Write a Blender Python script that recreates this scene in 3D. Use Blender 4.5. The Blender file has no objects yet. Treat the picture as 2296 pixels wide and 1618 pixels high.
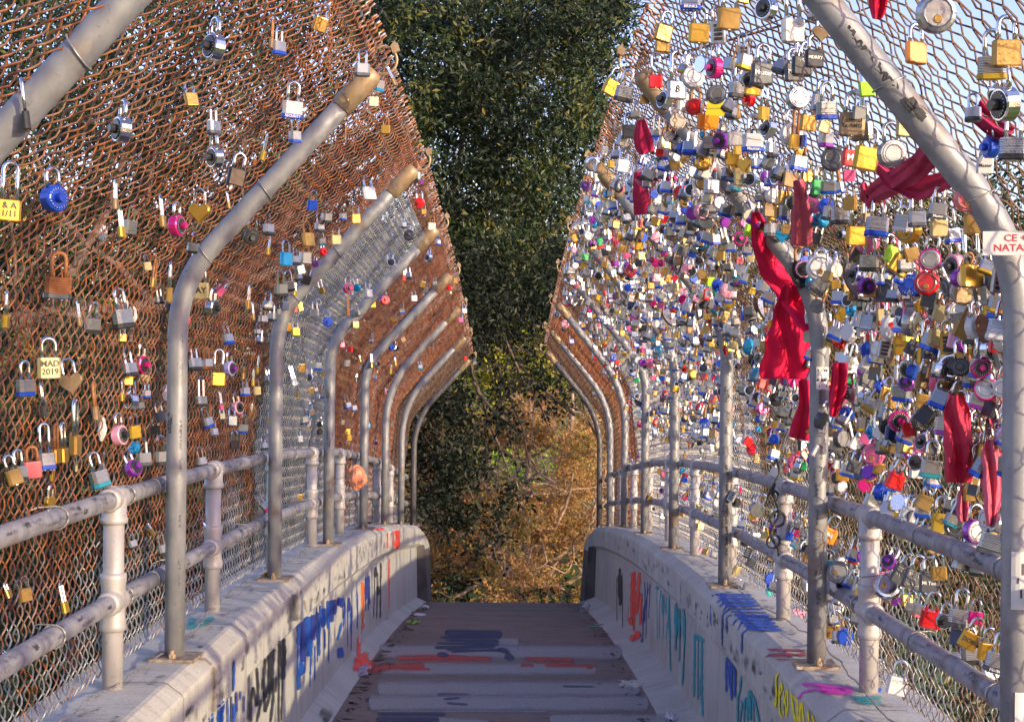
import bpy, math, random
import numpy as np
from mathutils import Vector, Matrix
random.seed(11); np.random.seed(11)
SC = bpy.context.scene
COL = SC.collection
# ------------------------------------------------------------------ camera, sky, sun, exposure
F = 3264.0; UC = 1140.0; VC = 809.0; ROLL = math.radians(0.6)
cd = bpy.data.cameras.new('camera'); cam = bpy.data.objects.new('camera', cd); COL.objects.link(cam)
cd.sensor_width = 36; cd.lens = 36*F/2296; cd.shift_x = 8/2296; cd.clip_start = 0.05; cd.clip_end = 3000
cam.matrix_world = Matrix.Rotation(math.radians(90), 4, 'X') @ Matrix.Rotation(ROLL, 4, 'Z')
SC.camera = cam
AZ, EL = math.radians(48), math.radians(12)
sdir = Vector((math.sin(AZ)*math.cos(EL), -math.cos(AZ)*math.cos(EL), math.sin(EL)))
w = bpy.data.worlds.new("World"); SC.world = w; w.use_nodes = True
nt = w.node_tree; bg = nt.nodes['Background']
sky = nt.nodes.new('ShaderNodeTexSky'); sky.sky_type = 'NISHITA'; sky.sun_disc = False
sky.sun_elevation = EL; sky.sun_rotation = math.atan2(sdir.x, sdir.y); sky.air_density = 1.0; sky.dust_density = 1.2; sky.ozone_density = 1.6
tint = nt.nodes.new('ShaderNodeMix'); tint.data_type = 'RGBA'; tint.blend_type = 'MULTIPLY'; tint.inputs[0].default_value = 1; tint.inputs[7].default_value = (1.08, .90, 1.10, 1)
nt.links.new(sky.outputs[0], tint.inputs[6]); nt.links.new(tint.outputs[2], bg.inputs[0]); bg.inputs[1].default_value = 0.15
ld = bpy.data.lights.new('sun', 'SUN'); ld.energy = 2.3; ld.angle = math.radians(1.0); ld.color = (1.0, 0.83, 0.49)
sun = bpy.data.objects.new('sun', ld); COL.objects.link(sun); sun.rotation_mode = 'QUATERNION'; sun.rotation_quaternion = sdir.to_track_quat('Z', 'Y')
vs = SC.view_settings; vs.view_transform = 'Standard'; vs.look = 'None'; vs.gamma = 1; vs.use_curve_mapping = False; vs.exposure = 1.3
SC.cycles.max_bounces = 6; SC.cycles.transparent_max_bounces = 12

# ------------------------------------------------------------------ helpers
def ray(u, v):
    du, dv = u-UC, VC-v
    c, s = math.cos(ROLL), math.sin(ROLL)
    return np.array([(du*c-dv*s)/F, 1.0, (du*s+dv*c)/F])
def spline(xs, ys):
    p = np.polyfit(xs, ys, 4); return lambda d: float(np.polyval(p, d)) if np.isscalar(d) else np.polyval(p, d)
_zl = spline([1, 3.8, 5.5, 7.85, 10.2, 12.7, 14.9, 17.2, 19.7, 21.5], [-1.135, -1.133, -1.135, -1.186, -1.291, -1.490, -1.693, -1.945, -2.233, -2.46])
_zr = spline([1, 3.8, 5.85, 8.33, 10.9, 13.2, 15.5, 17.7, 20, 21.5], [-1.19, -1.195, -1.213, -1.265, -1.395, -1.567, -1.765, -1.995, -2.28, -2.48])
def ztop(side, d):
    dd = np.clip(d, 1, 21.5)
    r = _zl(dd) if side < 0 else _zr(dd)
    return r
def zfloor(d):
    return (ztop(-1, d)+ztop(1, d))/2 - (0.86+0.0095*(np.maximum(d, 5)-5))
XP, XR = 1.25, 1.34
HB = {-1: 1.42, 1: 1.48}; HT = {-1: 2.21, 1: 2.36}
def fence_prof(side, h):
    hb, ht = HB[side], HT[side]
    sl = (1.25-0.47)/(ht+0.05-hb)
    if h < 0.7: return 1.395
    if h < hb: return 1.395 - 0.085*(h-0.7)/(hb-0.7)
    return 1.31 - (h-hb)*sl
def fence_path(side):
    """profile polyline (X,h) of the wire mesh, rounded at the bend, with arc length"""
    hb, ht = HB[side], HT[side]
    hs = np.linspace(0.03, ht+0.07, 160)
    X = np.array([fence_prof(side, h) for h in hs])
    k = np.ones(17)/17; Xp = np.concatenate([np.full(8, X[0]), X, X[-1]+np.arange(1, 9)*(X[-1]-X[-2])]); X = np.convolve(Xp, k, 'valid')
    s = np.concatenate([[0], np.cumsum(np.hypot(np.diff(X), np.diff(hs)))])
    return hs, X, s
FP = {-1: fence_path(-1), 1: fence_path(1)}
def hit_fence(u, v, side, inset=0.0):
    r = ray(u, v); ds = np.arange(2.3, 20.5, 0.01)
    X = np.abs(r[0]*ds); Z = r[2]*ds; h = Z - ztop(side, ds)
    hs, XX, s = FP[side]
    Xf = np.interp(h, hs, XX) - inset
    g = X - Xf
    ok = np.where((g[:-1] < 0) & (g[1:] >= 0) & (h[:-1] > -0.05) & (h[:-1] < hs[-1]+0.02))[0]
    if len(ok) == 0: return None
    d = ds[ok[0]]
    return np.array([r[0]*d, d, r[2]*d])
def tag(o, label=None, cat=None, group=None, kind=None):
    if label: o['label'] = label
    if cat: o['category'] = cat
    if group: o['group'] = group
    if kind: o['kind'] = kind
    return o
def mesh(name, V, Fc, mats=(), smooth=False, midx=None):
    me = bpy.data.meshes.new(name)
    V = np.asarray(V, dtype=np.float32)
    if isinstance(Fc, np.ndarray):
        n, k = Fc.shape
        me.vertices.add(len(V)); me.vertices.foreach_set('co', V.ravel())
        me.loops.add(n*k); me.loops.foreach_set('vertex_index', Fc.astype(np.int32).ravel())
        me.polygons.add(n); me.polygons.foreach_set('loop_start', np.arange(0, n*k, k, dtype=np.int32))
        me.update(calc_edges=True)
    else:
        me.from_pydata([tuple(map(float, v)) for v in V], [], [tuple(f) for f in Fc])
    for m in mats: me.materials.append(m)
    if midx is not None: me.polygons.foreach_set('material_index', np.asarray(midx, dtype=np.int32))
    if smooth: me.polygons.foreach_set('use_smooth', np.ones(len(me.polygons), dtype=bool))
    me.update()
    return me
def attr(me, name, vals):
    a = me.attributes.new(name, 'FLOAT', 'POINT'); a.data.foreach_set('value', np.asarray(vals, dtype=np.float32))
def obj(name, me, parent=None, **kw):
    o = bpy.data.objects.new(name, me); COL.objects.link(o)
    if parent is not None: o.parent = parent
    return tag(o, **kw)
def empty(name, loc=(0, 0, 0), **kw):
    o = bpy.data.objects.new(name, None); COL.objects.link(o); o.location = loc; o.empty_display_size = 0.1
    return tag(o, **kw)
class MB:
    def __init__(s): s.V = []; s.F = []; s.A = []
    def add(s, V, Fc, a=0.0):
        b = len(s.V); s.V += [tuple(v) for v in V]; s.F += [tuple(int(i)+b for i in f) for f in Fc]; s.A += [a]*len(V)
    def box(s, c, sz, rz=0, a=0.0, M=None):
        x, y, z = [q/2 for q in sz]; P = [(sx*x, sy*y, sz_*z) for sx in (-1, 1) for sy in (-1, 1) for sz_ in (-1, 1)]
        M = M if M is not None else Matrix.Rotation(rz, 3, 'Z')
        P = [tuple(M @ Vector(p)+Vector(c)) for p in P]
        s.add(P, [(0, 1, 3, 2), (4, 6, 7, 5), (0, 4, 5, 1), (2, 3, 7, 6), (0, 2, 6, 4), (1, 5, 7, 3)], a)
    def tube(s, pts, r, n=8, cap=True, a=0.0):
        V, Fc = sweep(pts, r, n, cap); s.add(V, Fc, a)
    def build(s, name, m, parent=None, smooth=False, at=None, **kw):
        me = mesh(name, s.V, s.F, [m] if m else [], smooth)
        if at: attr(me, at, s.A)
        return obj(name, me, parent, **kw)
def sweep(pts, r, n=8, cap=True):
    P = np.asarray(pts, float); m = len(P)
    R = np.full(m, r) if np.isscalar(r) else np.asarray(r, float)
    T = np.gradient(P, axis=0); T /= np.linalg.norm(T, axis=1)[:, None]+1e-12
    ref = np.array([0, 0, 1.0]) if abs(T[0][2]) < 0.9 else np.array([0, 1.0, 0])
    A = np.cross(T[0], ref); A /= np.linalg.norm(A); V = []
    for i in range(m):
        A = A - T[i]*np.dot(A, T[i]); A /= np.linalg.norm(A)+1e-12; B = np.cross(T[i], A)
        for k in range(n):
            t = 2*math.pi*k/n; V.append(P[i]+R[i]*(A*math.cos(t)+B*math.sin(t)))
    Fc = [(i*n+k, i*n+(k+1) % n, (i+1)*n+(k+1) % n, (i+1)*n+k) for i in range(m-1) for k in range(n)]
    if cap: Fc += [tuple(range(n-1, -1, -1)), tuple(range((m-1)*n, m*n))]
    return V, Fc
def loft(rings, cap=True):
    n = len(rings[0]); V = [p for r in rings for p in r]
    Fc = [(i*n+k, i*n+(k+1) % n, (i+1)*n+(k+1) % n, (i+1)*n+k) for i in range(len(rings)-1) for k in range(n)]
    if cap: Fc += [tuple(range(n-1, -1, -1)), tuple(range((len(rings)-1)*n, len(rings)*n))]
    return V, Fc

# ------------------------------------------------------------------ materials
MATS = {}
def mat(name, col, rough=0.6, metal=0.0, col2=None, scale=20, detail=4, coat=0, bump=0.0, bscale=None, lo=0.35, hi=0.65, spec=0.5, stretch=(1, 1, 1)):
    if name in MATS: return MATS[name]
    m = bpy.data.materials.new(name); m.use_nodes = True; N = m.node_tree.nodes; L = m.node_tree.links; b = N['Principled BSDF']
    b.inputs['Base Color'].default_value = (*col, 1); b.inputs['Roughness'].default_value = rough; b.inputs['Metallic'].default_value = metal
    b.inputs['Coat Weight'].default_value = coat; b.inputs['Specular IOR Level'].default_value = spec
    if col2 or bump:
        tc = N.new('ShaderNodeTexCoord'); mp = N.new('ShaderNodeMapping'); mp.inputs['Scale'].default_value = stretch; L.new(tc.outputs['Object'], mp.inputs[0])
        n = N.new('ShaderNodeTexNoise'); n.inputs['Scale'].default_value = scale; n.inputs['Detail'].default_value = detail; L.new(mp.outputs[0], n.inputs[0])
        if col2:
            mr = N.new('ShaderNodeMapRange'); mr.inputs[1].default_value = lo; mr.inputs[2].default_value = hi; L.new(n.outputs[0], mr.inputs[0])
            mx = N.new('ShaderNodeMix'); mx.data_type = 'RGBA'; mx.inputs[6].default_value = (*col, 1); mx.inputs[7].default_value = (*col2, 1)
            L.new(mr.outputs[0], mx.inputs[0]); L.new(mx.outputs[2], b.inputs['Base Color'])
        if bump:
            n2 = N.new('ShaderNodeTexNoise'); n2.inputs['Scale'].default_value = bscale or scale*3; n2.inputs['Detail'].default_value = 3; L.new(mp.outputs[0], n2.inputs[0])
            bp = N.new('ShaderNodeBump'); bp.inputs['Strength'].default_value = bump; bp.inputs['Distance'].default_value = 0.01; L.new(n2.outputs[0], bp.inputs['Height']); L.new(bp.outputs[0], b.inputs['Normal'])
    MATS[name] = m; return m
def nodes(name):
    m = bpy.data.materials.new(name); m.use_nodes = True; MATS[name] = m
    return m, m.node_tree.nodes, m.node_tree.links, m.node_tree.nodes['Principled BSDF']
def noise(N, L, vec, scale, detail=4, rough=0.55):
    n = N.new('ShaderNodeTexNoise'); n.inputs['Scale'].default_value = scale; n.inputs['Detail'].default_value = detail; n.inputs['Roughness'].default_value = rough
    L.new(vec, n.inputs[0]); return n.outputs[0]
def ramp(N, L, f, lo, hi, a=0.0, b=1.0):
    r = N.new('ShaderNodeMapRange'); r.inputs[1].default_value = lo; r.inputs[2].default_value = hi; r.inputs[3].default_value = a; r.inputs[4].default_value = b
    L.new(f, r.inputs[0]); return r.outputs[0]
def mixc(N, L, f, a, b, mode='MIX'):
    x = N.new('ShaderNodeMix'); x.data_type = 'RGBA'; x.blend_type = mode
    for i, c in ((6, a), (7, b)):
        if isinstance(c, tuple): x.inputs[i].default_value = (*c, 1)
        else: L.new(c, x.inputs[i])
    if isinstance(f, float): x.inputs[0].default_value = f
    else: L.new(f, x.inputs[0])
    return x.outputs[2]
def vecmap(N, L, scale):
    tc = N.new('ShaderNodeTexCoord'); mp = N.new('ShaderNodeMapping'); mp.inputs['Scale'].default_value = scale; L.new(tc.outputs['Object'], mp.inputs[0]); return mp.outputs[0]
def addbump(N, L, b, h, st, dist=0.01):
    bp = N.new('ShaderNodeBump'); bp.inputs['Strength'].default_value = st; bp.inputs['Distance'].default_value = dist; L.new(h, bp.inputs['Height']); L.new(bp.outputs[0], b.inputs['Normal'])
def math_(N, L, op, a, b):
    x = N.new('ShaderNodeMath'); x.operation = op
    for i, c in ((0, a), (1, b)):
        if isinstance(c, (int, float)): x.inputs[i].default_value = c
        else: L.new(c, x.inputs[i])
    return x.outputs[0]
# concrete of the parapets: blotches, pitting and vertical runs of dirt
m, N, L, b = nodes('weathered_concrete')
v = vecmap(N, L, (1, 1, 1)); vv = vecmap(N, L, (1, 5, 0.7))
c = mixc(N, L, ramp(N, L, noise(N, L, v, 2.2, 5), .35, .7), (0.53, 0.515, 0.49), (0.42, 0.40, 0.385))
c = mixc(N, L, ramp(N, L, noise(N, L, vv, 2.2, 7, .7), .50, .80, 0, .7), c, (0.21, 0.19, 0.18))
c = mixc(N, L, ramp(N, L, noise(N, L, v, 90, 3), .57, .70, 0, .5), c, (0.16, 0.15, 0.15))
c = mixc(N, L, ramp(N, L, noise(N, L, v, 35, 5), .4, .7, 0, .22), c, (0.52, 0.50, 0.47))
L.new(c, b.inputs['Base Color']); b.inputs['Roughness'].default_value = .85
addbump(N, L, b, noise(N, L, v, 60, 6), .35, .006)
# bridge deck: brown worn asphalt
m, N, L, b = nodes('worn_asphalt')
v = vecmap(N, L, (1, 1, 1)); vv = vecmap(N, L, (1.0, 2.2, 1))
c = mixc(N, L, ramp(N, L, noise(N, L, v, 1.5, 5), .35, .7), (0.165, 0.115, 0.105), (0.235, 0.17, 0.155))
c = mixc(N, L, ramp(N, L, noise(N, L, v, 120, 2), .50, .72, 0, .85), c, (0.30, 0.25, 0.24))
c = mixc(N, L, ramp(N, L, noise(N, L, vv, 5, 6, .7), .52, .72, 0, .75), c, (0.06, 0.05, 0.055))
L.new(c, b.inputs['Base Color']); b.inputs['Roughness'].default_value = .8
addbump(N, L, b, noise(N, L, v, 160, 4), .5, .006)
# galvanised pipe
def pipe_mat(name, c1, c2, c3, rustc, rust, metal=.3):
    m, N, L, b = nodes(name)
    v = vecmap(N, L, (1, 1, 1)); v2 = vecmap(N, L, (6, 6, 1.2))
    c = mixc(N, L, ramp(N, L, noise(N, L, v, 14, 5), .35, .68), c1, c2)
    c = mixc(N, L, ramp(N, L, noise(N, L, v2, 3.5, 5), .5, .75, 0, .8), c, c3)
    c = mixc(N, L, ramp(N, L, noise(N, L, v, 4.5, 6, .65), .62-rust*.1, .72-rust*.08, 0, .75), c, rustc)
    c = mixc(N, L, ramp(N, L, noise(N, L, v, 70, 3), .62, .74, 0, .5), c, (.12, .115, .12))
    L.new(c, b.inputs['Base Color']); b.inputs['Metallic'].default_value = metal
    L.new(ramp(N, L, noise(N, L, v, 25, 4), .3, .7, .40, .65), b.inputs['Roughness'])
    addbump(N, L, b, noise(N, L, v, 45, 4), .12, .004)
    return m
POST = pipe_mat('galvanised_pipe', (.32, .325, .36), (.24, .25, .29), (.19, .19, .22), (.24, .16, .10), .5)
RAIL = pipe_mat('painted_rail', (.36, .355, .40), (.28, .275, .32), (.15, .145, .18), (.27, .19, .18), .6, .25)
SHORT = pipe_mat('painted_short_post', (.52, .49, .50), (.44, .415, .43), (.35, .33, .34), (.34, .26, .22), .1, .3)
SLEEVE = pipe_mat('rusted_sleeve', (.36, .27, .17), (.27, .17, .09), (.40, .33, .25), (.20, .10, .05), .5, .25)
# woven wire: per-wire rust attribute
def wire_mat(name, r1, r2, r3):
    m, N, L, b = nodes(name)
    at = N.new('ShaderNodeAttribute'); at.attribute_name = 'rust'; v = vecmap(N, L, (1, 1, 1))
    rc = mixc(N, L, ramp(N, L, noise(N, L, v, 26, 3), .38, .62), r1, r2)
    rc = mixc(N, L, ramp(N, L, noise(N, L, v, 7, 3), .45, .65, 0, .6), rc, r3)
    zc = mixc(N, L, ramp(N, L, noise(N, L, v, 20, 3), .35, .65), (.40, .41, .45), (.30, .28, .27))
    f = ramp(N, L, math_(N, L, 'ADD', at.outputs['Fac'], math_(N, L, 'MULTIPLY', math_(N, L, 'SUBTRACT', noise(N, L, v, 33, 4), .5), 1.6)), .35, .65)
    L.new(mixc(N, L, f, zc, rc), b.inputs['Base Color']); L.new(ramp(N, L, f, 0, 1, .38, .55), b.inputs['Roughness']); L.new(ramp(N, L, f, 0, 1, .6, .2), b.inputs['Metallic'])
    return m
WIRE = wire_mat('rusty_woven_wire', (.10, .030, .016), (.34, .105, .032), (.30, .18, .125))
WIRE_D = wire_mat('brown_woven_wire', (.07, .035, .022), (.16, .075, .04), (.20, .15, .12))
TIE = mat('tie_wire', (.45, .45, .47), .45, .6, (.30, .27, .25), 60)
PLATE = mat('rusty_steel_plate', (.20, .12, .08), .75, .1, (.33, .29, .25), 30, bump=.3)
PLATE_R = mat('stained_steel_plate', (.40, .37, .33), .7, .2, (.24, .16, .10), 18, bump=.2)
BOLT = mat('rusty_bolt', (.30, .15, .07), .7, .1, (.42, .34, .27), 90)
BARK = mat('grey_bark', (.085, .062, .05), .9, 0, (.15, .115, .10), 12, bump=.6)
PALEBARK = mat('pale_bark', (.46, .34, .28), .9, 0, (.26, .18, .15), 5, bump=.5)
# spray paint and marker: strokes with ragged soft rims (uv-like attribute 'rim' -1..1 across the stroke)
def paint(name, col, soft=.35, opac=.95, rough=.6, wide=False):
    if name in MATS: return MATS[name]
    m, N, L, b = nodes(name)
    b.inputs['Base Color'].default_value = (*col, 1); b.inputs['Roughness'].default_value = rough
    at = N.new('ShaderNodeAttribute'); at.attribute_name = 'rim'; v = vecmap(N, L, (1, 1, 1))
    n = math_(N, L, 'MULTIPLY', math_(N, L, 'SUBTRACT', noise(N, L, vecmap(N, L, (1, 1.6, .5)), 34, 8, .75), .5), 1.9)
    if wide:
        n = math_(N, L, 'ADD', math_(N, L, 'MULTIPLY', math_(N, L, 'SUBTRACT', noise(N, L, vecmap(N, L, (.6, 16, 1)), 5, 8, .75), .5), 4.2), math_(N, L, 'MULTIPLY', math_(N, L, 'SUBTRACT', noise(N, L, v, 90, 4), .5), 1.6))
        e = math_(N, L, 'ADD', math_(N, L, 'MULTIPLY', at.outputs['Fac'], 2.4), n)
        L.new(mixc(N, L, ramp(N, L, noise(N, L, v, 60, 5), .35, .7), (*col,), tuple(q*.62 for q in col)), b.inputs['Base Color'])
    else: e = math_(N, L, 'ADD', math_(N, L, 'MULTIPLY', at.outputs['Fac'], 1.5), n)
    L.new(ramp(N, L, e, 0.08, soft+.4, 0, opac), b.inputs['Alpha'])
    return m
CONC = MATS['weathered_concrete']; ASPH = MATS['worn_asphalt']
# ------------------------------------------------------------------ the setting: ground, deck
def grid_mesh(name, xs, ys, zf, m):
    xs, ys = np.asarray(xs), np.asarray(ys)
    V = [(x, y, zf(x, y)) for y in ys for x in xs]; n = len(xs)
    Fc = [(j*n+i, j*n+i+1, (j+1)*n+i+1, (j+1)*n+i) for j in range(len(ys)-1) for i in range(n-1)]
    return mesh(name, V, Fc, [m], True)
GZ = -8.0
m, N, L, b = nodes('park_grass')
v = vecmap(N, L, (1, 1, 1))
c = mixc(N, L, ramp(N, L, noise(N, L, v, .12, 4), .4, .65), (.10, .19, .025), (.055, .10, .02))
c = mixc(N, L, ramp(N, L, noise(N, L, v, 3, 5), .45, .7, 0, .6), c, (.16, .24, .03))
L.new(c, b.inputs['Base Color']); b.inputs['Roughness'].default_value = .9
xs = np.concatenate([np.linspace(-1500, -120, 12), np.linspace(-100, 100, 41), np.linspace(120, 1500, 12)])
ys = np.concatenate([np.linspace(-600, -30, 8), np.linspace(-20, 160, 37), np.linspace(180, 2500, 14)])
random.seed(4)
gh = lambda x, y: GZ + (0.5*math.sin(x*.13+1)*math.cos(y*.09) if abs(x) < 110 and y < 170 else 0) + max(0, (y-70))*.012*(1 if y < 400 else 0) + (max(0, 330)*.012 if y >= 400 else 0)
obj('ground', grid_mesh('ground', xs, ys, gh, m), kind='structure', label='green park lawn far below the footbridge')
YE = 19.05
ys = np.linspace(-3, YE, 90)
V = []; Fc = []
for y in ys:
    z = zfloor(y); V += [(-1.30, y, z), (-.5, y, z), (0, y, z), (.5, y, z), (1.30, y, z), (1.30, y, z-.35), (-1.30, y, z-.35)]
n = 7
for j in range(len(ys)-1):
    for k in range(n): Fc.append((j*n+k, j*n+(k+1) % n, (j+1)*n+(k+1) % n, (j+1)*n+k))
Fc += [tuple(range(n)), tuple((len(ys)-1)*n+k for k in range(n-1, -1, -1))]
deck = obj('bridge_deck', mesh('bridge_deck', V, Fc, [ASPH]), kind='structure', label='brown asphalt deck of the arched footbridge with old paint patches')
# steep far ramp beyond the crest
ys2 = np.linspace(YE+.01, 60, 30); z0 = zfloor(YE)-.03
ramp_z = lambda y: z0-(y-YE)*.2
V = []; Fc = []
for y in ys2: V += [(-1.5, y, ramp_z(y)), (1.5, y, ramp_z(y)), (1.5, y, ramp_z(y)-.4), (-1.5, y, ramp_z(y)-.4)]
for j in range(len(ys2)-1):
    for k in range(4): Fc.append((j*4+k, j*4+(k+1) % 4, (j+1)*4+(k+1) % 4, (j+1)*4+k))
Fc += [(0, 1, 2, 3), tuple((len(ys2)-1)*4+k for k in (3, 2, 1, 0))]
obj('ramp', mesh('ramp', V, Fc, [ASPH]), kind='structure', label='ramp going down beyond the crest of the bridge')
DARKC = mat('dark_concrete', (.075, .065, .07), .85, 0, (.15, .135, .13), 5, bump=.3)  # dark concrete tone for the end piers and joint lines
def par(o, root):
    o.parent = root; o.matrix_parent_inverse = Matrix.Translation(root.location).inverted(); return o
# ------------------------------------------------------------------ parapets
KERB = {-1: 1.02, 1: .92}
def parapet(side):
    root = empty('parapet_wall', (side*1.3, 5, float(ztop(side, 5))),
        label='low concrete parapet under the rusty fence, with blue and black spray tags' if side < 0 else 'low concrete parapet under the crowded lock fence, with teal and yellow spray tags', cat='parapet')
    ys = np.concatenate([np.arange(-2, 19.0, .25), [19.0]])
    def prof(y):
        t = float(ztop(side, y)); fz = float(zfloor(y)); wz = t-(.80+.0095*max(0, y-5)) + (0 if side < 0 else .03)
        return [(1.52, t-1.15), (1.52, t), (1.19, t), (1.175, t-.004), (1.125, t-.042), (1.12, t-.055), (1.12, t-.235), (1.165, t-.285), (1.15, wz), (1.13, wz-.008), (KERB[side], fz-.005), (KERB[side], fz-.25)]
    V = []; Fc = []
    for y in ys:
        w = .0025*math.sin(y*2.1)+.0015*math.sin(y*5.3)
        V += [(side*(x+(w if 3 <= i <= 9 else 0)), y, z) for i, (x, z) in enumerate(prof(y))]
    n = 12
    for j in range(len(ys)-1):
        for k in range(n): Fc.append((j*n+k, j*n+(k+1) % n, (j+1)*n+(k+1) % n, (j+1)*n+k))
    Fc += [tuple(range(n)), tuple((len(ys)-1)*n+k for k in range(n-1, -1, -1))]
    r = obj('wall', mesh('wall', V, Fc, [CONC]), root); r.matrix_parent_inverse = root.matrix_world.inverted()
    for y in np.arange(1.4, 18.5, 1.22):
        for dy in (0,):
            V = []
            for X_, h_ in ((1.40, .0012), (1.19, .0012), (1.175, -.003), (1.1235, -.041), (1.1175, -.055), (1.1175, -.232)):
                for e in (-.0022, .0022): V.append((side*X_, y+e+.004*math.sin(X_*40), float(ztop(side, y))+h_+.0008))
            par(obj('joint_line', mesh('joint_line', V, [(2*k, 2*k+1, 2*k+3, 2*k+2) for k in range(5)], [DARKC])), root)
    # end pier: cap carries on, pier returns inwards
    t = float(ztop(side, 19.0)); mb = MB()
    rings = []
    for y, dz in ((19.002, 0), (19.5, -.05), (19.95, -.10), (20.02, -.16)):
        tt = float(ztop(side, y))
        rings.append([(side*x, y, tt+z) for x, z in ((1.52, -1.4), (1.52, dz), (1.19, dz), (1.13, dz-.045), (1.075, dz-.10), (1.06, -.26), (1.06, -.30), (1.11, -1.4))])
    V, Fc = loft(rings); mb.add(V, Fc)
    rings = []
    for z, x in ((-.24, 1.075), (-.30, 1.06), (-1.10, 1.005), (-1.45, 1.0)):
        rings.append([(side*x, 18.9, t+z), (side*1.20, 18.9, t+z), (side*1.20, 19.9, t+z-.1), (side*x, 19.9, t+z-.1)])
    mb.build('end_cap', CONC, root); mb = MB(); V, Fc = loft(rings); mb.add(V, Fc)
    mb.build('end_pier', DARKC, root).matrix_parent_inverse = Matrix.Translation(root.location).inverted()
    return root
bpy.context.view_layer.update()
def par(o, root):
    o.parent = root; o.matrix_parent_inverse = Matrix.Translation(root.location).inverted(); return o
PW = {-1: parapet(-1), 1: parapet(1)}
for s in (-1, 1):
    for ch in PW[s].children: ch.matrix_parent_inverse = Matrix.Translation(PW[s].location).inverted()

# ------------------------------------------------------------------ fences: posts, rails, woven mesh
POSTD = pipe_mat('shade_dark_pipe', (.15, .14, .155), (.10, .10, .115), (.08, .075, .08), (.12, .08, .06), .5)  # pipe copy for the last posts, shade painted into its colour
POSTS = {-1: [3.12+2.38*k for k in range(8)], 1: [3.55+2.37*k for k in range(8)]}
POSTS[-1] = [3.12, 5.5, 7.85, 10.2, 12.7, 14.9, 17.2, 19.45]
POSTS[1] = [1.2, 3.56, 5.85, 8.33, 10.9, 13.2, 15.5, 17.7, 19.7]
SHORTS = {-1: [3.29+1.677*k for k in range(10)], 1: [3.70+1.665*k for k in range(10)]}
RR = .038
def arm_path(side, y):
    hb, ht = HB[side], HT[side]; t = float(ztop(side, y))
    far = y > 14; a = np.array([XP, hb]); u = np.array([.53, ht])-a; Lr = np.linalg.norm(u); u /= Lr
    q = .42 if far else .20; p0 = a-np.array([0, q]); p1 = a+u*q
    P = [(XP, 0.0), (XP, hb*.5)]
    for k in range(9):
        s = k/8; P.append(tuple((1-s)**2*p0+2*s*(1-s)*a+s*s*p1))
    P.append(tuple(a+u*(Lr*.68))); P.append(tuple(a+u*Lr))
    lean = random.uniform(-.006, .006)
    return [(side*x, y+lean*z, t+z) for x, z in P], (np.array([side*u[0], 0, u[1]]), Lr)
def torus(c, R, r, ax1, ax2, n=20, m=8, a0=0, a1=2*math.pi):
    c = np.asarray(c); ax1 = np.asarray(ax1, float); ax2 = np.asarray(ax2, float)
    pts = [c+R*(ax1*math.cos(t)+ax2*math.sin(t)) for t in np.linspace(a0, a1, n)]
    return sweep(pts, r, m, True)
FENCE = {}
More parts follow.
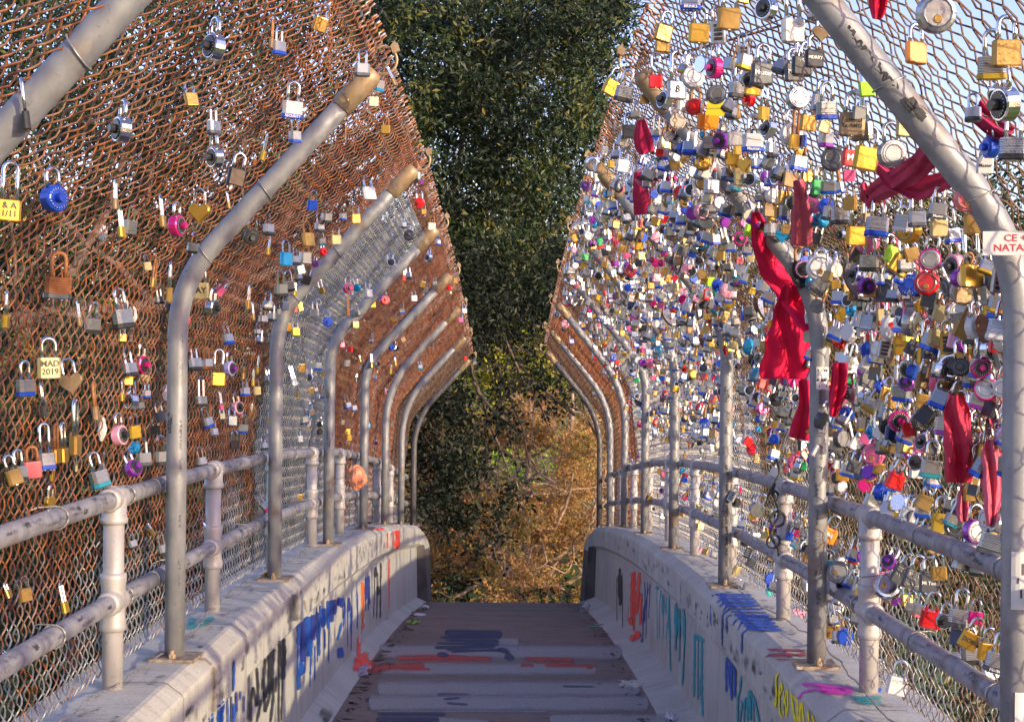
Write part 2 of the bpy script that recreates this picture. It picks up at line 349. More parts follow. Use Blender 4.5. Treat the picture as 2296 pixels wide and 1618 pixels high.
def fence(side):
    root = empty('chain_link_fence', (side*XP, 5, float(ztop(side, 5))),
        label='rusty orange chain link fence with sparse locks curving over the walkway' if side < 0 else 'dark chain link fence crowded with hundreds of locks and red scarves', cat='fence')
    FENCE[side] = root
    for i, y in enumerate(POSTS[side]):
        t = float(ztop(side, y)); P, (u, Lr) = arm_path(side, y)
        mb = MB(); mb.tube(P, RR, 20); po = par(mb.build('post', POST if y < 19 else POSTD, root, True), root)
        tip = np.array(P[-1]); mb = MB()
        mb.tube([tip-u*.17, tip-u*.165, tip-u*.02, tip+u*.005, tip+u*.02], [RR+.002, RR+.006, RR+.006, RR+.002, RR*.7], 18)
        sl = mb.build('end_sleeve', SLEEVE, None, True); sl.parent = po
        # ring with a pointed lug, standing on the tip in the plane of the arm
        mb = MB(); perp = np.array([-u[2]*side*-1, 0, abs(u[0])]); perp = np.array([0, 0, 1.0]); hx = np.array([-side, 0, 0.0])
        c = tip+hx*.045+perp*.055
        V, Fc = torus(c, .052, .006, hx, perp, 22, 6, math.radians(-110), math.radians(150)); mb.add(V, Fc)
        q = c+.058*(hx*.72+perp*.69); e = .7071
        mb.box(q+.006*(hx*.7+perp*.7), (.03, .022, .03), M=Matrix.Rotation(math.radians(20*side), 3, 'Y'))
        V = [q+np.array(o_)*.019 for o_ in ((-1, -.6, .3), (1, -.6, .3), (1, .6, .3), (-1, .6, .3), (0, 0, 1.9))]
        mb.add(V, [(0, 1, 4), (1, 2, 4), (2, 3, 4), (3, 0, 4), (3, 2, 1, 0)])
        rg = mb.build('clamp_ring', SLEEVE, None, False); rg.parent = po
        # base plate and bolt
        mb = MB(); mb.box((side*(XP-.01), y-.01, t+.008), (.17, .16, .012), rz=random.uniform(-.08, .08))
        pl = par(mb.build('base_plate', PLATE if side < 0 else PLATE_R, root), root)
        mb = MB(); mb.tube([(side*(XP-.005), y-.065, t+.014), (side*(XP-.005), y-.065, t+.03)], .014, 6); mb.tube([(side*(XP-.005), y-.065, t+.03), (side*(XP-.005), y-.065, t+.045)], .009, 8)
        bo = mb.build('bolt', BOLT, None); bo.parent = pl
        # arm tie wires
        for k in (.12, .55, .86) if i < 6 else (.5,):
            c = tip-u*(Lr*k); mb = MB(); nrm = np.array([-u[2], 0, u[0]]); mb2 = torus(c+nrm*0, RR+.004, .0024, [0, 1, 0], nrm+u*.25, 16, 5); mb.add(*mb2)
            mb.tube([c+nrm*-.03*side+np.array([0, .03, .0]), c+np.array([side*.02, .05, .05])], .0024, 5)
            ti = mb.build('tie_wire', TIE, None, True); ti.parent = po
    # rails: slightly bent pipes along the arch, broken at each main post
    for h, rr in ((.645, .031), (.295, .031)):
        ends = [-1.0]+POSTS[side]
        for a, b_ in zip(ends[:-1], ends[1:]):
            yy = np.linspace(a, b_, 9); P = [(side*(XR-.0), y, float(ztop(side, y))+h) for y in yy]
            mb = MB(); mb.tube(P, rr, 16); r = par(mb.build('rail', RAIL, root, True), root)
            if b_ > 2.5:
                for y in np.arange(max(a, 2.6)+.35+.1*random.random(), b_-.1, .78):
                    z = float(ztop(side, y))+h; q = np.array([side*XR, y, z]); mb = MB()
                    mb.add(*torus(q, rr+.004, .003, [1, .12, 0], [0, .05, 1], 16, 5))
                    e = random.choice((-1, 1))
                    mb.tube([q+np.array([-side*.002, 0, rr+.004]), q+np.array([side*.05, .02*e, rr+.002]), q+np.array([side*.075, .05*e, rr-.01]), q+np.array([side*.06, .06*e, rr-.02])], .0028, 5)
                    ti = mb.build('tie_wire', TIE, None, True); ti.parent = r; ti.matrix_parent_inverse = Matrix.Translation(root.location).inverted() @ Matrix.Identity(4); ti.matrix_parent_inverse = Matrix.Identity(4)
    # short posts with cross and tee fittings
    for y in SHORTS[side]:
        t = float(ztop(side, y)); x = side*XR
        mb = MB(); mb.tube([(x, y, t-.01), (x, y, t+.3), (x, y, t+.60)], .035, 18); sp = par(mb.build('short_post', SHORT, root, True), root)
        mb = MB(); R0 = .042
        zt = t+.645; sl = float(ztop(side, y+.1)-ztop(side, y-.1))/.2
        mb.tube([(x, y, zt-.085), (x, y, zt-.08), (x, y, zt-.065), (x, y, zt-.06), (x, y, zt), (x, y, zt+.028), (x, y, zt+.042)], [.038, .047, .047, R0, R0, R0*.8, R0*.3], 18)
        mb.tube([(x, y-.075, zt-.075*sl), (x, y-.07, zt-.07*sl), (x, y-.05, zt-.05*sl), (x, y+.05, zt+.05*sl), (x, y+.07, zt+.07*sl), (x, y+.075, zt+.075*sl)], [.033, .041, .039, .039, .041, .033], 18)
        fi = mb.build('pipe_fitting', SHORT, None, True); fi.parent = sp; mb = MB()
        zt = t+.295
        mb.tube([(x, y, zt-.10), (x, y, zt-.095), (x, y, zt-.08), (x, y, zt-.05), (x, y, zt+.05), (x, y, zt+.08), (x, y, zt+.095), (x, y, zt+.10)], [.037, .045, .045, .041, .041, .045, .045, .037], 18)
        mb.tube([(x, y-.075, zt-.075*sl), (x, y-.07, zt-.07*sl), (x, y-.05, zt-.05*sl), (x, y+.05, zt+.05*sl), (x, y+.07, zt+.07*sl), (x, y+.075, zt+.075*sl)], [.033, .041, .043, .043, .041, .033], 18)
        fi = mb.build('pipe_fitting', SHORT, None, True); fi.parent = sp; fi.location = (0, 0, 0)
        if random.random() < .6:
            mb = MB(); mb.add(*torus((x, y, t+.42+random.random()*.08), .038, .0028, [1, 0, .1], [0, 1, -.1], 16, 5)); ti = mb.build('tie_wire', TIE, None, True); ti.parent = sp
    # bottom tension wire, kinked and wandering over the cap
    P = []
    for k, y in enumerate(np.arange(2.6, 19.2, .035)):
        P.append((side*(1.315+.035*math.sin(y*2.1+side)+.006*math.sin(y*11)+random.uniform(-.004, .004)), y, float(ztop(side, y))+.012+.012*abs(math.sin(y*9))+random.uniform(0, .004)))
    mb = MB(); mb.tube(P, .0035, 5); par(mb.build('tension_wire', TIE, root, True), root)
    # top cable through the fence edge
    return root
def rustf(side, d, q):
    """q: 0 base .. 1 outer edge of the profile"""
    n = .12*np.sin(d*3.1+q*7)+.08*np.sin(d*7.7-q*13)
    if side < 0:
        r = 1.05-.75*np.clip((.33-q)/.3, 0, 1)
        newm = (d+n > 8.15) & (d+n < 10.5+1.6*np.clip(.8-q, 0, 1)) & (q < .95)
        r = np.where(newm, -.3, r)
        r = np.where(d > 12.4, r*.7+.12, r)
    else:
        r = .80-.45*np.clip((.33-q)/.3, 0, 1)
        r = np.where((d+n*2 > 8.3) & (d < 15.2) & (q < .78), r*.25, r)
        r = np.where(d > 15.2, 1.0, r)
    return r+n
def weave(side, ya, yb, pp, sides, name='wire_mesh'):
    hs, XX, S = FP[side]; D = .125; p = .034
    nw = int(round((yb-ya)/p)); nper = int(S[-1]/D); m = nper*pp+1
    k = np.arange(nw)[:, None]; t = np.arange(m)[None, :]/pp      # periods
    ph = t+.5*(k % 2)
    tri = np.cos(2*math.pi*ph); tri = np.sign(tri)*np.abs(tri)**.72
    y = ya+(k+.5)*p+tri*(p/2+.003)+.006*np.sin(k*.21+t*.4)
    s = (t*D+0*k)*S[-1]/(nper*D)
    hh = np.interp(s, S, hs); X = np.interp(s, S, XX)
    dX = np.interp(s+.01, S, XX)-np.interp(s-.01, S, XX); dH = np.interp(s+.01, S, hs)-np.interp(s-.01, S, hs)
    ln = np.hypot(dX, dH)+1e-9; nx, nz = dH/ln, -dX/ln             # outward normal in the section
    dep = .0115*np.sin(2*math.pi*ph)
    bulge = (.6 if side < 0 else 1)*(.018*np.sin(y*1.7+side)*np.sin(s*3.1+1)+.009*np.sin(y*4.3+s*2)+.004*np.sin(y*9+s*6))
    off = dep+bulge*(np.minimum(s, .5)*2)
    xx = (X+nx*off); z = ztop(side, y)+hh+nz*off
    jit = .0012
    P = np.stack([side*xx, y, z], -1)+np.random.uniform(-jit, jit, (nw, m, 3))
    T = np.gradient(P, axis=1); T /= np.linalg.norm(T, axis=2)[..., None]
    nv = np.stack([side*nx+0*y, 0*y, nz+0*y], -1); A = np.cross(T, nv); A /= np.linalg.norm(A, axis=2)[..., None]; B = np.cross(T, A)
    r = .0028 if ya < 8 else (.0032 if ya < 12 else .0042)
    V = np.stack([P+r*(A*math.cos(a)+B*math.sin(a)) for a in np.arange(sides)*2*math.pi/sides], 2).reshape(-1, 3)
    idx = np.arange(nw*m*sides).reshape(nw, m, sides); a = idx[:, :-1]; b = idx[:, 1:]
    Fq = np.stack([a, np.roll(a, -1, 2), np.roll(b, -1, 2), b], -1).reshape(-1, 4)
    me = mesh(name, V, Fq, [(WIRE if side < 0 or ya > 14 else WIRE_D) if ya < 16.8 else WIRE_D], True)  # brown wire on the last panels also paints in their shade
    rv = rustf(side, y, s/S[-1])+np.random.uniform(-.12, .12, (nw, 1))
    attr(me, 'rust', np.repeat(rv.reshape(-1), sides))
    # ragged twisted ends along the outer edge
    return par(obj(name, me, FENCE[side]), FENCE[side])
for s in (-1, 1):
    fence(s)
    ps = POSTS[s]; ends = [2.25 if s < 0 else -1.2]+ps
    for i, (a, b_) in enumerate(zip(ends[:-1], ends[1:])):
        pp, sd = (4, 3) if a < 2 else ((9, 4) if a < 7 else ((7, 3) if a < 12 else (5, 3)))
        weave(s, a, b_, pp, sd)
    # twisted knuckle barbs on the free edge, and chain along it
    hs, XX, S = FP[s]; u = np.array([s*(XX[-1]-XX[-3]), 0, hs[-1]-hs[-3]]); u /= np.linalg.norm(u); mb = MB()
    for y in np.arange(2.3, 19.4, .068):
        c = np.array([s*XX[-1], y, float(ztop(s, y))+hs[-1]]); e = u+np.array([0, random.uniform(-.5, .5), random.uniform(-.2, .3)])
        q = [c+e*t*.06+np.array([.005*math.cos(t*12), .007*math.sin(t*12), 0]) for t in np.linspace(-.4, 1, 7)]
        mb.tube(q, .0052, 4, a=.62)
    par(mb.build('twisted_edge', WIRE, FENCE[s], True, 'rust', kind='stuff'), FENCE[s])
# slack chain and wire laced along the free edge near the first tips
for s, ya, yb in ((-1, 4.6, 7.9), (1, 5.9, 8.4)):
    hs, XX, S = FP[s]; P = []
    for y in np.arange(ya, yb, .02):
        P.append((s*(XX[-1]+.10+.02*math.sin(y*9)), y, float(ztop(s, y))+hs[-1]-.09+.02*math.cos(y*13)))
    mb = MB(); mb.tube(P, .0035, 5); par(mb.build('lacing_wire', TIE, FENCE[s], True), FENCE[s])
# ------------------------------------------------------------------ vegetation
def leafmat(name, cs, rough=.5, trans=.25):
    m, N, L, b = nodes(name)
    at = N.new('ShaderNodeAttribute'); at.attribute_name = 'tone'
    cr = N.new('ShaderNodeValToRGB'); e = cr.color_ramp.elements
    e[0].position = 0; e[0].color = (*cs[0], 1); e[1].position = 1; e[1].color = (*cs[-1], 1)
    for k, c in enumerate(cs[1:-1]): x = e.new((k+1)/(len(cs)-1)); x.color = (*c, 1)
    L.new(at.outputs['Fac'], cr.inputs[0]); L.new(cr.outputs[0], b.inputs['Base Color']); b.inputs['Roughness'].default_value = rough
    if trans:
        t = N.new('ShaderNodeBsdfTranslucent'); L.new(cr.outputs[0], t.inputs[0]); mx = N.new('ShaderNodeMixShader'); mx.inputs[0].default_value = trans
        L.new(b.outputs[0], mx.inputs[1]); L.new(t.outputs[0], mx.inputs[2]); L.new(mx.outputs[0], N['Material Output'].inputs[0])
    return m
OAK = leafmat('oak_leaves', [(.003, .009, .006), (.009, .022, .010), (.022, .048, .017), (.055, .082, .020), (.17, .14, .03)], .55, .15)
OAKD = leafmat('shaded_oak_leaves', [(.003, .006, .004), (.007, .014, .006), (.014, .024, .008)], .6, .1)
CYP = leafmat('bald_cypress_needles', [(.22, .20, .04), (.40, .24, .075), (.54, .27, .12), (.32, .22, .06), (.64, .42, .20)], .8, .3)
YEL = leafmat('yellow_green_leaves', [(.12, .15, .015), (.34, .34, .035), (.56, .46, .05), (.16, .24, .03)], .7, .3)
GRN = leafmat('bush_leaves', [(.02, .05, .015), (.045, .10, .02), (.10, .19, .03)], .6, .25)
RNG = np.random.RandomState(5)
def unit(v): return v/(np.linalg.norm(v, axis=-1, keepdims=True)+1e-9)
def leaves(name, C, n, spread, size, asp, m, parent, droop=.3, tw=6, kind=None):
    """C: clump centres (k,3). Twigs of tw leaves each; leaves folded along the midrib."""
    k = len(C); nt_ = n*k
    base = np.repeat(C, n, 0)+RNG.normal(0, 1, (nt_, 3))*spread*.6
    td = unit(RNG.normal(0, 1, (nt_, 3))+np.array([0, 0, -droop]))
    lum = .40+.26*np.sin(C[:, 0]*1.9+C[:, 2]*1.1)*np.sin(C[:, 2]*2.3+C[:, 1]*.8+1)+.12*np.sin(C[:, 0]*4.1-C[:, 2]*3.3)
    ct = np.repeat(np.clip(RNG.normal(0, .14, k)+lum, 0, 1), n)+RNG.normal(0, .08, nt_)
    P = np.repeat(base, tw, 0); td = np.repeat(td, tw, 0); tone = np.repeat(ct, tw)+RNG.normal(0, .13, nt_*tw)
    tone = np.where(RNG.rand(len(tone)) < .012, 1.0, tone)
    j = np.tile(np.arange(tw), nt_)[:, None]
    P = P+td*j*size*.42
    d = unit(td*.7+RNG.normal(0, .75, P.shape)); s = unit(np.cross(d, RNG.normal(0, 1, P.shape))); nn = np.cross(d, s)
    Ls = size*RNG.uniform(.6, 1.15, (len(P), 1)); W = Ls*asp
    V = np.stack([P, P+d*Ls*.5+s*W+nn*W*.4, P+d*Ls, P+d*Ls*.5-s*W+nn*W*.4], 1).reshape(-1, 3)
    Fq = np.arange(len(P)*4).reshape(-1, 4)
    # split quads into two triangles for a crisp fold
    T = np.concatenate([Fq[:, [0, 1, 2]], Fq[:, [0, 2, 3]]])
    me = mesh(name, V, T, [m]); attr(me, 'tone', np.repeat(np.clip(tone, 0, 1), 4))
    return obj(name, me, parent, kind=kind)
def keep(C, vmin=900, thr=-9):
    out = []
    for c in C:
        u, v = UC+F*c[0]/c[1], VC-F*c[2]/c[1]
        if v < vmin+28*math.sin(u*.05)+18*math.sin(u*.13): continue
        if 1055 < u < 1262 and 985 < v < 1098 and RNG.rand() < .97: continue
        if gapfn(u, v) < thr: continue
        out.append(c)
    return np.array(out)
def gapfn(u, v): return math.sin(u*.031+v*.017)+math.sin(u*.013-v*.041+2)+.8*math.sin(u*.07+v*.05)+.5*math.sin(v*.11-u*.09)
def branchset(start, dirn, length, r, levels, gnarl=.25, nkid=4, rng=RNG, up=0.0):
    out = []
    def rec(p, d, ln, r, lv):
        k = 7; pts = [p]; q = p
        for i in range(k):
            d = unit(d+rng.normal(0, gnarl, 3)+np.array([0, 0, up])); q = q+d*ln/k; pts.append(q)
        rr = np.linspace(r, r*.35, k+1); out.append((pts, rr))
        if lv > 0:
            for _ in range(nkid):
                i = rng.randint(2, k+1); dd = unit(d+rng.normal(0, .75, 3)); rec(pts[i], dd, ln*rng.uniform(.4, .7), rr[i]*.6, lv-1)
    rec(np.array(start, float), unit(np.array(dirn, float)), length, r, levels)
    return out
def wood(name, sets, m, parent, n=6):
    mb = MB()
    for pts, rr in sets: mb.tube(pts, rr, n if rr[0] > .05 else 4, False)
    return mb.build(name, m, parent, True)
def wp(u, v, d):
    r = ray(u, v); return r*d
def inpoly(poly, n, rng=RNG):
    P = np.array(poly, float); out = []
    lo, hi = P.min(0), P.max(0)
    while len(out) < n:
        q = lo+rng.rand(2)*(hi-lo); c = False; j = len(P)-1
        for i in range(len(P)):
            if (P[i, 1] > q[1]) != (P[j, 1] > q[1]) and q[0] < (P[j, 0]-P[i, 0])*(q[1]-P[i, 1])/(P[j, 1]-P[i, 1])+P[i, 0]: c = not c
            j = i
        if c: out.append(q)
    return np.array(out)
def clumps(poly, n, d0, d1): return np.array([wp(u, v, RNG.uniform(d0, d1)) for u, v in inpoly(poly, n)])
# the live oak whose crown overhangs the far end of the bridge
t = empty('live_oak_tree', (-9, 33, GZ), label='tall dark live oak with small leaves hanging over the far end of the bridge', cat='tree')
trunk = branchset((-9, 33, GZ), (.15, -.02, 1), 9, .55, 0, .06)
top = trunk[0][0][-1]
limbs = []
for a in range(9):
    tgt = wp(*[(900, 150), (1100, 60), (1350, 150), (1250, 420), (1050, 500), (1150, 800), (1000, 950), (1200, 250), (900, 600)][a], 31)
    v = tgt-np.array(top); limbs += branchset(top, v/np.linalg.norm(v)+np.array([0, 0, .12]), np.linalg.norm(v)*1.05, .17, 2, .10, 4)
tr = par(wood('trunk', trunk, BARK, t, 12), t); par(wood('limb', limbs, BARK, t), t)
upper = [(770, -60), (1400, -60), (1405, 40), (1375, 130), (1330, 190), (1390, 280), (1330, 360), (1280, 520), (1265, 620), (1245, 690), (1190, 715), (1130, 700), (1040, 740), (1000, 600), (940, 400), (870, 250), (800, 50)]
C = clumps(upper, 1350, 26, 36); 
C = C[[i for i, c in enumerate(C) if math.sin(c[0]*2.2+1)*math.sin(c[2]*2.0)+.6*math.sin(c[0]*4.3+c[2]*3.7)+.4*math.sin(c[2]*6.1-c[0]*5) > -.75]]
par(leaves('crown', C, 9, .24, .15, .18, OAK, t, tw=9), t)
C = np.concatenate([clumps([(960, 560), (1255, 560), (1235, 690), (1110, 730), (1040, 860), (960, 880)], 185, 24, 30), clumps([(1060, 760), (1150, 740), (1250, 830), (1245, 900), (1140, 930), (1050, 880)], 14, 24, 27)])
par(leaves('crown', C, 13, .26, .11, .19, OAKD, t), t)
def bk(C):
    out = []
    for c in C:
        u, v = UC+F*c[0]/c[1], VC-F*c[2]/c[1]
        if 1095 < u < 1250 and 975 < v < 1100 and RNG.rand() < .88: continue
        if v > 880 and gapfn(u*1.3, v*1.3) < -.75+(u-1000)*.004: continue
        out.append(c)
    return np.array(out)
# the hanging silhouetted bough lower left
polyS = [(935, 860), (1060, 860), (1150, 900), (1210, 960), (1195, 1010), (1215, 1080), (1180, 1130), (1120, 1100), (1160, 1170), (1080, 1240), (1000, 1220), (960, 1180), (930, 1150)]
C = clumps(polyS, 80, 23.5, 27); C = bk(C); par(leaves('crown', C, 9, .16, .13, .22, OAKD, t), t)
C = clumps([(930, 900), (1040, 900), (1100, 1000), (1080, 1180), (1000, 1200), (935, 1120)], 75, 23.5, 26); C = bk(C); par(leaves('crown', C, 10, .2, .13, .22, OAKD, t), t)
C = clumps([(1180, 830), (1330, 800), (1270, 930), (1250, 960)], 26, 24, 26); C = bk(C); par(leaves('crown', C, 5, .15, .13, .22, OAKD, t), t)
sets = []
for a, b_ in (((1000, 700), (960, 1150)), ((1050, 780), (1080, 1200)), ((1060, 850), (1200, 1060)), ((1290, 930), (1100, 820)), ((1370, 1000), (1190, 855)), ((1120, 700), (1150, 1000))):
    p, q = wp(*a, 25.5), wp(*b_, 25.2); sets += branchset(p, q-p, np.linalg.norm(q-p), .035, 2, .16, 3)
par(wood('bough', sets, BARK, t), t)
# bald cypresses, orange-brown in the sun
def cypress(x, y, h, rt, label, seed, ncl, poly=None, dd=(0, 0), lean=.02):
    global RNG
    t = empty('bald_cypress_tree', (x, y, GZ), label=label, cat='tree', group='bald cypresses beyond the bridge')
    rng = np.random.RandomState(seed)
    tr = branchset((x, y, GZ), (lean, 0, 1), h, rt, 0, .03, rng=rng); P = tr[0][0]; sets = []; tips = []
    P = np.array(P)
    for k in range(44):
        f = rng.uniform(.12, .98); i = f*(len(P)-1); p = P[int(i)]+(P[min(int(i)+1, len(P)-1)]-P[int(i)])*(i-int(i))
        a = rng.uniform(0, 2*math.pi); ln = max(h, 7)*rng.uniform(.30, .50)*(1.15-f)
        bs = branchset(p, (math.cos(a), math.sin(a), rng.uniform(-.05, .5)), ln*1.3,   .042+.06*(1-f), 2, .22, 4, rng=rng)
        sets += bs
        for pts, rr in bs: tips += pts[2:]
    par(wood('trunk', tr, PALEBARK, t, 10), t); par(wood('limb', sets, PALEBARK, t), t)
    tips = np.array(tips); C = tips[rng.choice(len(tips), ncl)]+rng.normal(0, .16, (ncl, 3)); C = keep(C, 905, -1.0)
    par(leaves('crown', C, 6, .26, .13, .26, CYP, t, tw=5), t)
    return t
EXTRA = {}
def gapfn(u, v): return math.sin(u*.031+v*.017)+math.sin(u*.013-v*.041+2)+.8*math.sin(u*.07+v*.05)+.5*math.sin(v*.11-u*.09)
def extra(poly, n, d0, d1, thr=-.35):
    out = []
    for u, v in inpoly(poly, n):
        if gapfn(u, v) < thr: continue
        if 1055 < u < 1262 and 985 < v < 1098 and RNG.rand() < .98: continue
        out.append(wp(u, v, RNG.uniform(d0, d1)))
    return np.array(out)
c1 = cypress(.5, 44, 6.9, .17, 'orange-brown bald cypress with pale bare limbs, just beyond the end of the bridge', 3, 1100)
c2 = cypress(-2.4, 47, 7.0, .15, 'orange cypress standing behind the dark hanging oak bough', 8, 800)
c3 = cypress(4.2, 50, 6.8, .17, 'tall orange cypress seen beside the far end of the crowded fence', 14, 900)
c4 = cypress(2.6, 58, 7.2, .17, 'smaller orange cypress behind the pale-limbed one', 21, 700)
cypress(-5.5, 60, 8, .18, 'orange cypress furthest back behind the oak bough', 23, 600)
par(leaves('crown', extra([(1060, 900), (1200, 880), (1345, 930), (1345, 1370), (1080, 1370), (1100, 1150)], 800, 41, 48), 6, .24, .13, .26, CYP, c1, tw=5), c1)
par(leaves('crown', extra([(930, 900), (1080, 910), (1100, 1370), (930, 1370)], 520, 43, 50), 6, .24, .13, .26, CYP, c2, tw=5), c2)
par(leaves('crown', extra([(1060, 930), (1345, 940), (1345, 1200), (1060, 1200)], 420, 55, 62, -1.2), 6, .35, .18, .3, CYP, c4, tw=5), c4)
# yellow-green trees behind
def broad(name, x, y, r, h, m, label, seed, ncl, n=10, size=.2, group=None, z0=None, sp=.7, flat=.75, asp=.3, tw=5):
    rng = np.random.RandomState(seed); t = empty(name, (x, y, GZ), label=label, cat='tree', group=group)
    tr = branchset((x, y, GZ), (rng.uniform(-.06, .06), 0, 1), h*.55, .12+h*.015, 0, .05, rng=rng); top = tr[0][0][-1]; sets = []
    cz = GZ+h*.62
    for k in range(9):
        a = rng.uniform(0, 6.28); sets += branchset(tr[0][0][rng.randint(3, 8)], (math.cos(a), math.sin(a), rng.uniform(.2, 1.2)), h*.4, .07+h*.005, 1, .18, 3, rng=rng)
    par(wood('trunk', tr, BARK, t, 9), t); par(wood('limb', sets, BARK, t), t)
    D = unit(rng.normal(0, 1, (ncl, 3))); R = rng.uniform(.35, 1, (ncl, 1))**.5
    lump = 1+.22*np.sin(D[:, :1]*5+seed)+.16*np.sin(D[:, 2:3]*7+seed*2)+.12*np.sin(D[:, 1:2]*9)
    C = np.array([x, y, cz])+D*R*lump*np.array([r, r, h*.42*1.0])
    par(leaves('crown', C, n, sp, size, asp, m, t, tw=tw), t)
    return t
broad('broadleaf_tree', 5.5, 78, 5.5, 17, YEL, 'sunlit yellow-green tree behind the cypresses, beside the crowded fence end', 31, 420, 9, .26)
broad('broadleaf_tree', -1.5, 86, 5, 19, YEL, 'yellow-green tree glimpsed through the gap between the oak boughs', 32, 420, 9, .26)
broad('broadleaf_tree', 13, 74, 5.5, 15, GRN, 'mid green tree beyond the crowded fence', 33, 420, 9, .26)
broad('broadleaf_tree', 2.2, 120, 7, 19, YEL, 'distant olive tree on the far side of the bright lawn', 34, 380, 8, .36)
for i, (x, y) in enumerate(((-12, 128), (13, 130), (-28, 125), (27, 122), (42, 128), (-44, 120))):
    broad('broadleaf_tree', x, y, 8.5, 20+i, YEL if i % 2 else GRN, ['dark olive tree at the far side of the lawn', 'tall olive tree in the far tree row beyond the cypresses', 'green far tree behind the rusty fence', 'olive far tree behind the crowded fence', 'green tree furthest out beyond the crowded fence', 'olive tree furthest out beyond the rusty fence'][i], 40+i, 300, 8, .42)
yt = [o for o in bpy.data.objects if o.name.startswith('broadleaf_tree')][0]
C = clumps([(1050, 600), (1345, 560), (1345, 960), (1050, 960)], 620, 74, 84); C = C[[k for k, c in enumerate(C) if gapfn(UC+F*c[0]/c[1], VC-F*c[2]/c[1]) > -.5]]
par(leaves('crown', C, 8, .6, .30, .3, YEL, yt, tw=5), yt)
# dark trees outside the left fence, seen through the mesh
LL = ['dark green tree right outside the rusty fence, sky showing through its leaves', 'broad dark tree behind the first bay of the rusty fence', 'tall dark tree behind the middle posts of the rusty fence', 'dark tree behind the arms of the rusty fence', 'leafy tree low beside the rusty fence rails']
for i, (x, y, r, h) in enumerate(((-8.0, 21, 3.8, 15.5), (-5.6, 26, 3.2, 13.5), (-7.5, 33, 4.2, 16.5), (-11.5, 30, 4.5, 18), (-5.0, 17.5, 2.2, 8.2))):
    broad('live_oak_tree', x, y, r, h, OAK, LL[i], 60+i, [560, 420, 560, 480, 300][i], 10, .14, 'trees outside the rusty fence', asp=.2, sp=.5)
RL = ['tree low outside the crowded fence, below the sky', 'dark tree behind the middle of the crowded fence', 'dark tree behind the far bays of the crowded fence', 'low leafy tree below the rails of the crowded fence']
for i, (x, y, r, h) in enumerate(((9.5, 25, 3.6, 11.6), (6.6, 26, 3.0, 10.4), (6.4, 35, 3.2, 13.2), (5.2, 17.5, 2.3, 7.2))):
    broad('live_oak_tree', x, y, r, h, OAK, RL[i], 70+i, [320, 280, 320, 220][i], 9, .14, 'trees outside the crowded fence', asp=.2, sp=.5)
lt = [o for o in bpy.data.objects if o.get('group') == 'trees outside the rusty fence'][1]
C = clumps([(-60, -60), (800, -60), (900, 300), (950, 600), (900, 900), (500, 1300), (-60, 1500)], 1250, 22, 32); C = C[[k for k, c in enumerate(C) if gapfn(UC+F*c[0]/c[1], VC-F*c[2]/c[1]) > -1.25]]
par(leaves('crown', C, 8, .42, .16, .21, OAK, lt), lt)
rt_ = [o for o in bpy.data.objects if o.get('group') == 'trees outside the crowded fence'][1]
C = clumps([(1300, 560), (1700, 480), (2340, 420), (2340, 1650), (1600, 1400)], 600, 22, 32); C = C[[k for k, c in enumerate(C) if gapfn(UC+F*c[0]/c[1], VC-F*c[2]/c[1]) > -1.1]]
par(leaves('crown', C, 9, .42, .15, .2, OAK, rt_), rt_)
# green undergrowth under the cypresses
C = []
for k in range(300):
    x = RNG.uniform(-9, 10); y = RNG.uniform(36, 60); C.append((x, y, GZ+RNG.uniform(.1, 1.1)+.8*math.sin(x*.9+y*.5)**2))
o = leaves('undergrowth', np.array(C), 8, .4, .2, .28, OAK, None, droop=-.3); tag(o, 'green undergrowth below the orange cypresses', kind='stuff')
LIME = leafmat('meadow_blades', [(.16, .34, .02), (.34, .58, .03), (.50, .68, .05)], .7, .5)
C = []
for k in range(520):
    v_ = RNG.uniform(998, 1085); u_ = RNG.uniform(1040, 1290); dd = 8*F/(v_-VC); q = wp(u_, v_, dd); C.append((q[0], q[1], gh(q[0], q[1])+.15))
o = leaves('meadow', np.array(C), 7, .9, .5, .2, LIME, None, droop=-1.2, tw=4); tag(o, 'sunlit lime green meadow glimpsed between the cypresses', kind='stuff')
C = []
for k in range(500):
    s = RNG.choice((-1, 1)); x = s*RNG.uniform(2.6, 9); y = RNG.uniform(7, 24); C.append((x, y, GZ+RNG.uniform(.1, 2.8)*(.6+.4*math.sin(y+x))))
o = leaves('shrubbery', np.array(C), 9, .5, .16, .25, OAK, None, droop=-.2); tag(o, 'dark shrubbery on the ground beside the bridge', kind='stuff')
